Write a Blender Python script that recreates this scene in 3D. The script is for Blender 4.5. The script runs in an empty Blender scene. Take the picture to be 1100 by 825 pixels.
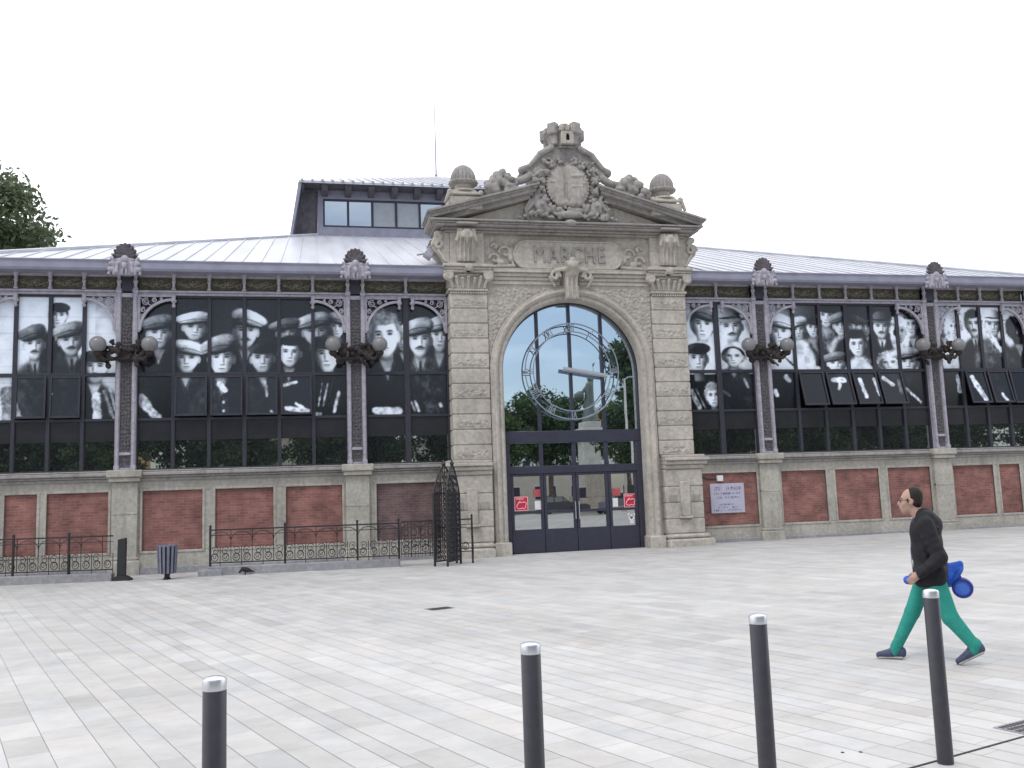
import bpy, bmesh, math, random
import numpy as np
from mathutils import Vector, Matrix
random.seed(7); RNG = np.random.default_rng(11)
R = math.radians; PI = math.pi
S = bpy.context.scene
COL = S.collection
TILT = 0.006
def gz(x, y=0): return TILT*(x+8)

# ------------------------------------------------------------------ helpers
def add(name, data, parent=None, loc=None, rz=0.0):
    o = bpy.data.objects.new(name, data); COL.objects.link(o)
    if parent is not None: o.parent = parent
    if loc is not None: o.location = loc
    if rz: o.rotation_euler.z = rz
    return o
def tag(o, label=None, cat=None, group=None, kind=None):
    if label: o['label'] = label
    if cat: o['category'] = cat
    if group: o['group'] = group
    if kind: o['kind'] = kind
    return o
def thing(name, label, cat, loc=(0,0,0), rz=0.0, group=None):
    return tag(add(name, None, None, loc, rz), label, cat, group)

class MB:
    def __init__(s): s.bm = bmesh.new()
    def poly(s, pts):
        try: return s.bm.faces.new([s.bm.verts.new(p) for p in pts])
        except ValueError: return None
    def box(s, x0,x1,y0,y1,z0,z1, b=0.0, M=None):
        if x1<x0: x0,x1=x1,x0
        if y1<y0: y0,y1=y1,y0
        if z1<z0: z0,z1=z1,z0
        b = min(b, (x1-x0)*.45, (y1-y0)*.45, (z1-z0)*.45)
        c=((x0,x1),(y0,y1),(z0,z1)); nv=s.bm.verts.new
        if b<=0:
            v={}
            for i in (0,1):
                for j in (0,1):
                    for k in (0,1):
                        p=Vector((c[0][i],c[1][j],c[2][k]))
                        if M is not None: p=M@p
                        v[i,j,k]=nv(p)
            F=[((0,0,0),(0,0,1),(0,1,1),(0,1,0)),((1,0,0),(1,1,0),(1,1,1),(1,0,1)),
               ((0,0,0),(1,0,0),(1,0,1),(0,0,1)),((0,1,0),(0,1,1),(1,1,1),(1,1,0)),
               ((0,0,0),(0,1,0),(1,1,0),(1,0,0)),((0,0,1),(1,0,1),(1,1,1),(0,1,1))]
            for f in F: s.bm.faces.new([v[q] for q in f])
            return
        v={}
        for i in (0,1):
            for j in (0,1):
                for k in (0,1):
                    q=(i,j,k)
                    for a in range(3):
                        p=[c[t][q[t]] for t in range(3)]
                        for t in range(3):
                            if t!=a: p[t]+= b if q[t]==0 else -b
                        p=Vector(p)
                        if M is not None: p=M@p
                        v[q,a]=nv(p)
        fs=[]
        for a in range(3):
            o1,o2=[t for t in range(3) if t!=a]
            for e in (0,1):
                ring=[]
                for (m,n) in ((0,0),(1,0),(1,1),(0,1)):
                    q=[0,0,0]; q[a]=e; q[o1]=m; q[o2]=n; ring.append(v[tuple(q),a])
                fs.append(s.bm.faces.new(ring))
            for m in (0,1):          # edges running along axis a
                for n in (0,1):
                    q0=[0,0,0]; q0[o1]=m; q0[o2]=n; q1=list(q0); q1[a]=1
                    q0=tuple(q0); q1=tuple(q1)
                    fs.append(s.bm.faces.new([v[q0,o1],v[q1,o1],v[q1,o2],v[q0,o2]]))
        for i in (0,1):
            for j in (0,1):
                for k in (0,1):
                    fs.append(s.bm.faces.new([v[(i,j,k),0],v[(i,j,k),1],v[(i,j,k),2]]))
        bmesh.ops.recalc_face_normals(s.bm, faces=fs)
    def prism(s, pts, y0, y1, axis='y'):     # pts = (a,b) outline, extruded
        def P(a,b,t):
            return (a,t,b) if axis=='y' else ((t,a,b) if axis=='x' else (a,b,t))
        A=[s.bm.verts.new(P(a,b,y0)) for a,b in pts]; B=[s.bm.verts.new(P(a,b,y1)) for a,b in pts]
        n=len(pts); fs=[s.bm.faces.new(A), s.bm.faces.new(B[::-1])]
        for i in range(n): fs.append(s.bm.faces.new([A[i],B[i],B[(i+1)%n],A[(i+1)%n]]))
        bmesh.ops.recalc_face_normals(s.bm, faces=fs)
    def lathe(s, prof, c=(0,0,0), n=24, axis='z', ribs=0, rib=0.0, sx=1.0, sy=1.0):
        rings=[]
        for r,z in prof:
            ring=[]
            for i in range(n):
                a=2*PI*i/n; rr=r*(1+rib*abs(math.sin(a*ribs/2))) if ribs else r
                x,y=rr*math.cos(a)*sx, rr*math.sin(a)*sy
                p=(c[0]+x,c[1]+y,c[2]+z) if axis=='z' else ((c[0]+x,c[1]+z,c[2]+y) if axis=='y' else (c[0]+z,c[1]+x,c[2]+y))
                ring.append(s.bm.verts.new(p))
            rings.append(ring)
        fs=[]
        for k in range(len(rings)-1):
            for i in range(n):
                fs.append(s.bm.faces.new([rings[k][i],rings[k][(i+1)%n],rings[k+1][(i+1)%n],rings[k+1][i]]))
        fs.append(s.bm.faces.new(rings[0])); fs.append(s.bm.faces.new(rings[-1][::-1]))
        bmesh.ops.recalc_face_normals(s.bm, faces=fs)
    def tube(s, pts, r, n=8, closed=False):
        pts=[Vector(p) for p in pts]; N=len(pts); rings=[]
        rr = r if isinstance(r,(list,tuple)) else [r]*N
        prev=None
        for i,p in enumerate(pts):
            if closed: d=(pts[(i+1)%N]-pts[i-1])
            else: d=(pts[min(i+1,N-1)]-pts[max(i-1,0)])
            d.normalize()
            if prev is None:
                u=d.orthogonal().normalized()
            else:
                u=prev-d*prev.dot(d)
                u = u.normalized() if u.length>1e-6 else d.orthogonal().normalized()
            prev=u; w=d.cross(u)
            rings.append([s.bm.verts.new(p+(u*math.cos(2*PI*k/n)+w*math.sin(2*PI*k/n))*rr[i]) for k in range(n)])
        fs=[]
        for i in range(N if closed else N-1):
            A,B=rings[i],rings[(i+1)%N]
            for k in range(n): fs.append(s.bm.faces.new([A[k],A[(k+1)%n],B[(k+1)%n],B[k]]))
        if not closed:
            fs.append(s.bm.faces.new(rings[0])); fs.append(s.bm.faces.new(rings[-1][::-1]))
        bmesh.ops.recalc_face_normals(s.bm, faces=fs)
    def bar(s, a, b, w, t):                  # flat bar between two points in an XZ plane, w wide, t thick in Y
        a=Vector(a); b=Vector(b); d=(b-a); L=d.length
        ang=math.atan2(d.z,d.x)
        M=Matrix.Translation(a)@Matrix.Rotation(-ang,4,'Y')
        s.box(0,L,-t/2,t/2,-w/2,w/2,0,M)
    def ball(s, c, r, seg=10):
        r = (r,r,r) if isinstance(r,(int,float)) else r
        M=Matrix.Translation(c)@Matrix.Diagonal((r[0],r[1],r[2],1))
        bmesh.ops.create_uvsphere(s.bm, u_segments=seg, v_segments=max(5,seg*2//3), radius=1, matrix=M)
    def sweep(s, prof, path, closed=False):  # prof = [(offset along path normal in XZ, y)], path=[(x,z,nx,nz)]
        rows=[]
        for x,z,nx,nz in path:
            rows.append([s.bm.verts.new((x+nx*o, y, z+nz*o)) for o,y in prof])
        fs=[]
        for i in range(len(rows)-1):
            for k in range(len(prof)-1):
                fs.append(s.bm.faces.new([rows[i][k],rows[i+1][k],rows[i+1][k+1],rows[i][k+1]]))
        bmesh.ops.recalc_face_normals(s.bm, faces=fs)
    def build(s, name, mat, parent=None, angle=38, loc=None, rz=0.0):
        me=bpy.data.meshes.new(name); s.bm.to_mesh(me); s.bm.free()
        me.materials.append(mat)
        if angle:
            me.polygons.foreach_set('use_smooth',[True]*len(me.polygons))
            me.set_sharp_from_angle(angle=R(angle))
        return add(name, me, parent, loc, rz)

def mesh_from(name, V, F, mat, parent=None, smooth=True, loc=None, rz=0.0):
    me=bpy.data.meshes.new(name); me.from_pydata([tuple(map(float,v)) for v in V], [], [tuple(map(int,f)) for f in F]); me.materials.append(mat)
    if smooth: me.polygons.foreach_set('use_smooth',[True]*len(me.polygons))
    me.update()
    return add(name, me, parent, loc, rz)

# ---- smooth carved shapes: signed distance primitives -> surface nets
def sd_eval(prims, lo, hi, h, k):
    n=[int(math.ceil((hi[i]-lo[i])/h))+1 for i in range(3)]
    ax=[lo[i]+h*np.arange(n[i]) for i in range(3)]
    D=np.full(n, 9.0, np.float32)
    for p in prims:
        t=p[0]; sub=False
        kk=k
        if t=='s': c=np.array(p[1]); m=np.array([p[2]]*3); blo,bhi=c-m,c+m
        elif t=='e': c=np.array(p[1]); rad=np.array(p[2]); m=np.array([max(rad)]*3); blo,bhi=c-m,c+m
        elif t in('c','C'): a=np.array(p[1]); b=np.array(p[2]); rm=max(p[3],p[4]); blo,bhi=np.minimum(a,b)-rm,np.maximum(a,b)+rm
        elif t=='b': c=np.array(p[1]); m=np.array(p[2])*1.8; blo,bhi=c-m,c+m
        elif t in('-s','-e','-c'):
            sub=True
            if t=='-c': a=np.array(p[1]); b=np.array(p[2]); rm=max(p[3],p[4]); blo,bhi=np.minimum(a,b)-rm,np.maximum(a,b)+rm
            else: c=np.array(p[1]); rad=np.array([p[2]]*3 if t=='-s' else p[2]); blo,bhi=c-max(rad),c+max(rad)
        pad=max(4*h,kk*2+2*h)
        i0=[max(0,int((blo[i]-pad-lo[i])/h)) for i in range(3)]; i1=[min(n[i],int((bhi[i]+pad-lo[i])/h)+2) for i in range(3)]
        if any(i1[i]<=i0[i] for i in range(3)): continue
        X=ax[0][i0[0]:i1[0]][:,None,None]; Y=ax[1][i0[1]:i1[1]][None,:,None]; Z=ax[2][i0[2]:i1[2]][None,None,:]
        if t in('s','-s'): d=np.sqrt((X-c[0])**2+(Y-c[1])**2+(Z-c[2])**2)-p[2]
        elif t in('e','-e'):
            rot = p[3] if len(p)>3 else None
            dx,dy,dz=X-c[0],Y-c[1],Z-c[2]
            if rot is not None:      # rotation about y (tilt in xz)
                ca,sa=math.cos(rot),math.sin(rot); dx,dz=dx*ca+dz*sa,-dx*sa+dz*ca
            k0=np.sqrt((dx/rad[0])**2+(dy/rad[1])**2+(dz/rad[2])**2); k1=np.sqrt((dx/rad[0]**2)**2+(dy/rad[1]**2)**2+(dz/rad[2]**2)**2)
            d=k0*(k0-1)/np.maximum(k1,1e-6)
        elif t in('c','C','-c'):
            ba=b-a; L=float(ba@ba)+1e-9
            tt=np.clip(((X-a[0])*ba[0]+(Y-a[1])*ba[1]+(Z-a[2])*ba[2])/L,0,1)
            if t=='C':    # flattened in y by factor p[5]
                f=p[5]; d=np.sqrt((X-a[0]-tt*ba[0])**2+((Y-a[1]-tt*ba[1])/f)**2+(Z-a[2]-tt*ba[2])**2)-(p[3]+(p[4]-p[3])*tt); d=d*min(1,f)
            else: d=np.sqrt((X-a[0]-tt*ba[0])**2+(Y-a[1]-tt*ba[1])**2+(Z-a[2]-tt*ba[2])**2)-(p[3]+(p[4]-p[3])*tt)
        elif t=='b':
            rd=p[3]; qx=np.abs(X-c[0])-p[2][0]+rd; qy=np.abs(Y-c[1])-p[2][1]+rd; qz=np.abs(Z-c[2])-p[2][2]+rd
            d=np.sqrt(np.maximum(qx,0)**2+np.maximum(qy,0)**2+np.maximum(qz,0)**2)+np.minimum(np.maximum(qx,np.maximum(qy,qz)),0)-rd
        sl=tuple(slice(i0[i],i1[i]) for i in range(3)); A=D[sl]
        if sub:
            hh=np.clip(.5-.5*(A+d)/kk,0,1); D[sl]=A*(1-hh)-d*hh+kk*hh*(1-hh)
        else:
            hh=np.clip(.5+.5*(A-d)/kk,0,1); D[sl]=A*(1-hh)+d*hh-kk*hh*(1-hh)
    return D
def surfnet(D, lo, h):
    ins=D<0; n=D.shape
    c=[(i,j,k) for i in(0,1) for j in(0,1) for k in(0,1)]
    sh=tuple(m-1 for m in n)
    get=lambda A,o: A[o[0]:o[0]+sh[0],o[1]:o[1]+sh[1],o[2]:o[2]+sh[2]]
    cnt=sum(get(ins,o).astype(np.int8) for o in c); act=(cnt>0)&(cnt<8)
    idx=np.full(sh,-1,np.int64); cells=np.argwhere(act); idx[act]=np.arange(len(cells))
    P=np.zeros((len(cells),3)); W=np.zeros(len(cells))
    ci=cells
    val={o:D[ci[:,0]+o[0],ci[:,1]+o[1],ci[:,2]+o[2]].astype(float) for o in c}
    for o in c:
        for a in range(3):
            if o[a]==0:
                q=list(o); q[a]=1; q=tuple(q); v0,v1=val[o],val[q]
                m=(v0<0)!=(v1<0); t=np.where(m, v0/np.where(np.abs(v0-v1)<1e-9,1e-9,(v0-v1)),0)
                pt=np.array(o,float)[None,:].repeat(len(ci),0); pt[:,a]+=t
                P[m]+=pt[m]; W[m]+=1
    V=(P/np.maximum(W,1)[:,None]+cells)*h+np.array(lo)
    F=[]
    for a in range(3):
        b,cc=(a+1)%3,(a+2)%3
        s0=[slice(None)]*3; s1=[slice(None)]*3; s0[a]=slice(0,-1); s1[a]=slice(1,None)
        A=ins[tuple(s0)]; Bq=ins[tuple(s1)]; E=np.argwhere(A!=Bq)
        ok=(E[:,b]>0)&(E[:,cc]>0)&(E[:,b]<n[b]-1)&(E[:,cc]<n[cc]-1); E=E[ok]
        flip=A[tuple(E.T)]
        def at(db,dc):
            q=E.copy(); q[:,b]+=db; q[:,cc]+=dc; return idx[q[:,0],q[:,1],q[:,2]]
        quad=np.stack([at(-1,-1),at(0,-1),at(0,0),at(-1,0)],1)
        quad[~flip]=quad[~flip][:,::-1]; F.append(quad)
    return V, np.concatenate(F)
def carve(name, prims, h, mat, parent=None, k=.03, pad=.06, loc=None, rz=0.0):
    P=[]
    for p in prims:
        if p[0] in('s','-s','e','-e','b'):
            m=max(p[2]) if not isinstance(p[2],(int,float)) else p[2]; P+= [np.array(p[1])-m, np.array(p[1])+m]
        else:
            m=max(p[3],p[4]); P+=[np.minimum(p[1],p[2])-m, np.maximum(p[1],p[2])+m]
    lo=np.min(P,0)-pad; hi=np.max(P,0)+pad
    V,F=surfnet(sd_eval(prims,lo,hi,h,k),lo,h)
    return mesh_from(name,V,F,mat,parent,True,loc,rz)

# ------------------------------------------------------------------ materials
def mat(name):
    m=bpy.data.materials.new(name); m.use_nodes=True; nt=m.node_tree
    return m, nt, nt.nodes, nt.links, nt.nodes['Principled BSDF']
def plain(name, col, rough=.5, metal=0, spec=.5, var=.12, scale=6.0, bump=0.0, coat=0):
    m,nt,N,L,B=mat(name)
    tc=N.new('ShaderNodeTexCoord'); no=N.new('ShaderNodeTexNoise'); no.inputs['Scale'].default_value=scale; no.inputs['Detail'].default_value=5
    L.new(tc.outputs['Object'],no.inputs['Vector'])
    rp=N.new('ShaderNodeMapRange'); rp.inputs[1].default_value=.3; rp.inputs[2].default_value=.7; rp.inputs[3].default_value=1-var; rp.inputs[4].default_value=1+var
    L.new(no.outputs['Fac'],rp.inputs[0])
    mx=N.new('ShaderNodeVectorMath'); mx.operation='SCALE'; mx.inputs[0].default_value=col; L.new(rp.outputs[0],mx.inputs['Scale'])
    L.new(mx.outputs[0],B.inputs['Base Color'])
    B.inputs['Roughness'].default_value=rough; B.inputs['Metallic'].default_value=metal; B.inputs['Specular IOR Level'].default_value=spec
    B.inputs['Coat Weight'].default_value=coat
    if bump:
        b=N.new('ShaderNodeBump'); b.inputs['Strength'].default_value=bump; b.inputs['Distance'].default_value=.02
        n2=N.new('ShaderNodeTexNoise'); n2.inputs['Scale'].default_value=scale*7; n2.inputs['Detail'].default_value=4; L.new(tc.outputs['Object'],n2.inputs['Vector'])
        L.new(n2.outputs['Fac'],b.inputs['Height']); L.new(b.outputs[0],B.inputs['Normal'])
    return m
def stone(name, base, dark, streak=1.0, bumps=.35, bscale=22, pits=0.0):
    """weathered limestone: mottled blocks, lichen and vertical run-off streaks, rough grain"""
    m,nt,N,L,B=mat(name); B.inputs['Roughness'].default_value=.93; B.inputs['Specular IOR Level'].default_value=.2
    tc=N.new('ShaderNodeTexCoord')
    def noise(sc,vec=None,det=6,rough=.6,s3=None):
        n=N.new('ShaderNodeTexNoise'); n.inputs['Scale'].default_value=sc; n.inputs['Detail'].default_value=det; n.inputs['Roughness'].default_value=rough
        if s3:
            mp=N.new('ShaderNodeMapping'); mp.inputs['Scale'].default_value=s3; L.new(tc.outputs['Object'],mp.inputs['Vector']); L.new(mp.outputs[0],n.inputs['Vector'])
        else: L.new(tc.outputs['Object'],n.inputs['Vector'])
        return n
    def ramp(src,a,b,ca,cb):
        r=N.new('ShaderNodeValToRGB'); r.color_ramp.elements[0].position=a; r.color_ramp.elements[1].position=b
        r.color_ramp.elements[0].color=(*ca,1); r.color_ramp.elements[1].color=(*cb,1); L.new(src,r.inputs[0]); return r
    def mix(kind,f,a,b):
        x=N.new('ShaderNodeMixRGB'); x.blend_type=kind
        if isinstance(f,float): x.inputs[0].default_value=f
        else: L.new(f,x.inputs[0])
        L.new(a,x.inputs[1]); L.new(b,x.inputs[2]); return x
    c1=ramp(noise(1.1).outputs['Fac'],.3,.7,[v*.82 for v in base],[v*1.12 for v in base])
    c2=ramp(noise(9,det=8).outputs['Fac'],.3,.72,(.72,.72,.72),(1.1,1.09,1.06))
    x=mix('MULTIPLY',1.0,c1.outputs[0],c2.outputs[0])
    st=ramp(noise(1.0,det=5,s3=(3.2,3.2,.35)).outputs['Fac'],.52,.78,(0,0,0),(1,1,1))
    blot=ramp(noise(2.6,det=9,rough=.72).outputs['Fac'],.56,.8,(0,0,0),(.9,.9,.9))
    cd=N.new('ShaderNodeRGB'); cd.outputs[0].default_value=(*dark,1)
    sf=N.new('ShaderNodeMath'); sf.operation='MULTIPLY'; L.new(st.outputs[0],sf.inputs[0]); sf.inputs[1].default_value=.6*streak
    bf=N.new('ShaderNodeMath'); bf.operation='MULTIPLY'; L.new(blot.outputs[0],bf.inputs[0]); bf.inputs[1].default_value=.55
    x=mix('MIX',sf.outputs[0],x.outputs[0],cd.outputs[0]); x=mix('MIX',bf.outputs[0],x.outputs[0],cd.outputs[0])
    L.new(x.outputs[0],B.inputs['Base Color'])
    bp=N.new('ShaderNodeBump'); bp.inputs['Strength'].default_value=bumps; bp.inputs['Distance'].default_value=.03
    nb=noise(bscale,det=8,rough=.65); L.new(nb.outputs['Fac'],bp.inputs['Height']); bp.inputs['Distance'].default_value=.045; 
    if pits:
        vo=N.new('ShaderNodeTexVoronoi'); vo.inputs['Scale'].default_value=11; L.new(tc.outputs['Object'],vo.inputs['Vector'])
        b2=N.new('ShaderNodeBump'); b2.inputs['Strength'].default_value=pits; b2.inputs['Distance'].default_value=.06; L.new(vo.outputs['Distance'],b2.inputs['Height']); L.new(b2.outputs[0],bp.inputs['Normal'])
    L.new(bp.outputs[0],B.inputs['Normal'])
    return m
def brick(name, tint=(1,1,1)):
    m,nt,N,L,B=mat(name); B.inputs['Roughness'].default_value=.9; B.inputs['Specular IOR Level'].default_value=.2
    tc=N.new('ShaderNodeTexCoord'); mp=N.new('ShaderNodeMapping'); mp.inputs['Rotation'].default_value=(R(90),0,0); L.new(tc.outputs['Object'],mp.inputs[0])
    br=N.new('ShaderNodeTexBrick'); br.inputs['Scale'].default_value=1; br.inputs['Brick Width'].default_value=.23; br.inputs['Row Height'].default_value=.075
    br.inputs['Mortar Size'].default_value=.008; br.inputs['Mortar Smooth'].default_value=.3; br.inputs['Bias'].default_value=-.1
    br.inputs['Color1'].default_value=(.31*tint[0],.150*tint[1],.126*tint[2],1); br.inputs['Color2'].default_value=(.225*tint[0],.104*tint[1],.092*tint[2],1); br.inputs['Mortar'].default_value=(.29*tint[0],.19*tint[1],.165*tint[2],1)
    L.new(mp.outputs[0],br.inputs['Vector'])
    no=N.new('ShaderNodeTexNoise'); no.inputs['Scale'].default_value=1.6; no.inputs['Detail'].default_value=7; no.inputs['Roughness'].default_value=.65; L.new(tc.outputs['Object'],no.inputs['Vector'])
    rp=N.new('ShaderNodeValToRGB'); rp.color_ramp.elements[0].position=.32; rp.color_ramp.elements[1].position=.68; rp.color_ramp.elements[0].color=(.6,.6,.62,1); rp.color_ramp.elements[1].color=(1.25,1.2,1.2,1)
    L.new(no.outputs['Fac'],rp.inputs[0])
    mx=N.new('ShaderNodeMixRGB'); mx.blend_type='MULTIPLY'; mx.inputs[0].default_value=1; L.new(br.outputs['Color'],mx.inputs[1]); L.new(rp.outputs[0],mx.inputs[2])
    L.new(mx.outputs[0],B.inputs['Base Color'])
    bp=N.new('ShaderNodeBump'); bp.inputs['Strength'].default_value=.5; bp.inputs['Distance'].default_value=.01; bp.invert=True; L.new(br.outputs['Fac'],bp.inputs['Height']); L.new(bp.outputs[0],B.inputs['Normal'])
    return m
def mirror_glass(name, fac, tint=(.75,.84,.93), dark=(.012,.014,.018), wob=.0):
    """dark pane that reflects the square"""
    m,nt,N,L,B=mat(name); B.inputs['Base Color'].default_value=(*dark,1); B.inputs['Roughness'].default_value=.3; B.inputs['Specular IOR Level'].default_value=.2
    g=N.new('ShaderNodeBsdfGlossy'); g.inputs['Color'].default_value=(*tint,1); g.inputs['Roughness'].default_value=.012
    mx=N.new('ShaderNodeMixShader'); mx.inputs[0].default_value=fac
    L.new(B.outputs[0],mx.inputs[1]); L.new(g.outputs[0],mx.inputs[2]); L.new(mx.outputs[0],N['Material Output'].inputs['Surface'])
    if wob:
        tc=N.new('ShaderNodeTexCoord'); no=N.new('ShaderNodeTexNoise'); no.inputs['Scale'].default_value=1.3; no.inputs['Detail'].default_value=1; L.new(tc.outputs['Object'],no.inputs['Vector'])
        bp=N.new('ShaderNodeBump'); bp.inputs['Strength'].default_value=wob; bp.inputs['Distance'].default_value=.01; L.new(no.outputs['Fac'],bp.inputs['Height']); L.new(bp.outputs[0],g.inputs['Normal'])
    return m
def attr_mat(name, attr='Col', rough=.5, spec=.4, noise=(0,0)):
    m,nt,N,L,B=mat(name); a=N.new('ShaderNodeAttribute'); a.attribute_name=attr
    B.inputs['Roughness'].default_value=rough; B.inputs['Specular IOR Level'].default_value=spec
    L.new(a.outputs['Color'],B.inputs['Base Color'])
    return m,nt,N,L,B,a

M={}
M['stone']=stone('limestone',(.525,.487,.435),(.23,.212,.195),.7)
M['stone_dark']=stone('weathered_limestone',(.37,.35,.335),(.11,.105,.115),1.1)
M['stone_mid']=stone('crest_limestone',(.44,.41,.38),(.14,.132,.135),1.2)
M['stone_rough']=stone('vermiculated_limestone',(.49,.455,.41),(.24,.22,.20),.4,.5,14,.8)
M['plinth']=stone('plinth_limestone',(.48,.455,.405),(.18,.17,.155),1.0)
M['kerbstone']=stone('kerb_stone',(.34,.34,.36),(.15,.15,.17),.5)
M['brick']=brick('red_brick'); M['brick_dull']=brick('dull_brick',(.6,.82,.95))  # the second brick is a darker, less red tint
M['iron_pale']=plain('pale_painted_iron',(.36,.34,.39),.55,0,.4,.2,9,.25)
M['iron_relief']=plain('cast_iron_relief',(.13,.125,.13),.6,0,.4,.5,26,.8)
M['iron_shell']=plain('weathered_crest_iron',(.10,.09,.10),.7,0,.3,.4,12,.4)
M['frieze']=plain('olive_frieze_panel',(.085,.078,.055),.7,0,.3,.4,11,.3)
M['frieze_gilt']=plain('faded_gilt_relief',(.165,.148,.115),.6,0,.4,.3,20,.2)
M['frame']=plain('dark_frame_metal',(.034,.034,.046),.45,0,.4,.15,8)
M['door_frame']=plain('blue_black_door_metal',(.034,.034,.056),.42,0,.5,.12,6)
M['fascia']=plain('lilac_grey_gutter',(.27,.27,.345),.5,0,.4,.12,3,.05)
M['black_band']=plain('black_band_panel',(.024,.024,.028),.22,0,.4,.15,3)
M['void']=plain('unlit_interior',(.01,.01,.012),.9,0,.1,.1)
M['fence']=plain('black_wrought_iron',(.022,.022,.026),.5,0,.4,.2,12)
M['bollard']=plain('charcoal_bollard_paint',(.034,.034,.042),.38,0,.5,.12,20,.06)
M['steel']=plain('brushed_steel',(.62,.63,.68),.28,.85,.5,.08,30)
M['globe']=plain('frosted_globe',(.21,.205,.21),.3,0,.4,.14,4)
M['lamp_iron']=plain('rusty_lamp_iron',(.035,.028,.027),.65,0,.3,.4,18,.4)
M['bin']=plain('blue_grey_slats',(.17,.18,.24),.45,.2,.5,.15,9)
M['white']=plain('white_plastic',(.75,.75,.74),.4,0,.4,.04)
M['glass']=mirror_glass('portal_glass',.82,(.74,.86,.96),wob=.04)
M['glass_door']=mirror_glass('door_glass',.6,(.74,.77,.78),wob=.04)
M['glass_low']=mirror_glass('dark_window_glass',.42,(.72,.80,.80),wob=.05)
M['glass_lantern']=mirror_glass('lantern_glass',.55,(.72,.82,.9))
M['red']=plain('red_sticker',(.62,.02,.055),.4,0,.4,.05)
M['red_faded']=plain('faded_red_sticker',(.42,.09,.10),.4,0,.4,.08)
M['plaque']=plain('lavender_plaque',(.47,.46,.55),.4,0,.4,.06,5)
M['plaque_ink']=plain('plaque_lettering',(.16,.15,.27),.5,0,.3,.05)
M['trunk']=plain('bark',(.17,.145,.115),.9,0,.2,.4,3,.6)
M['seam']=None
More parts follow.
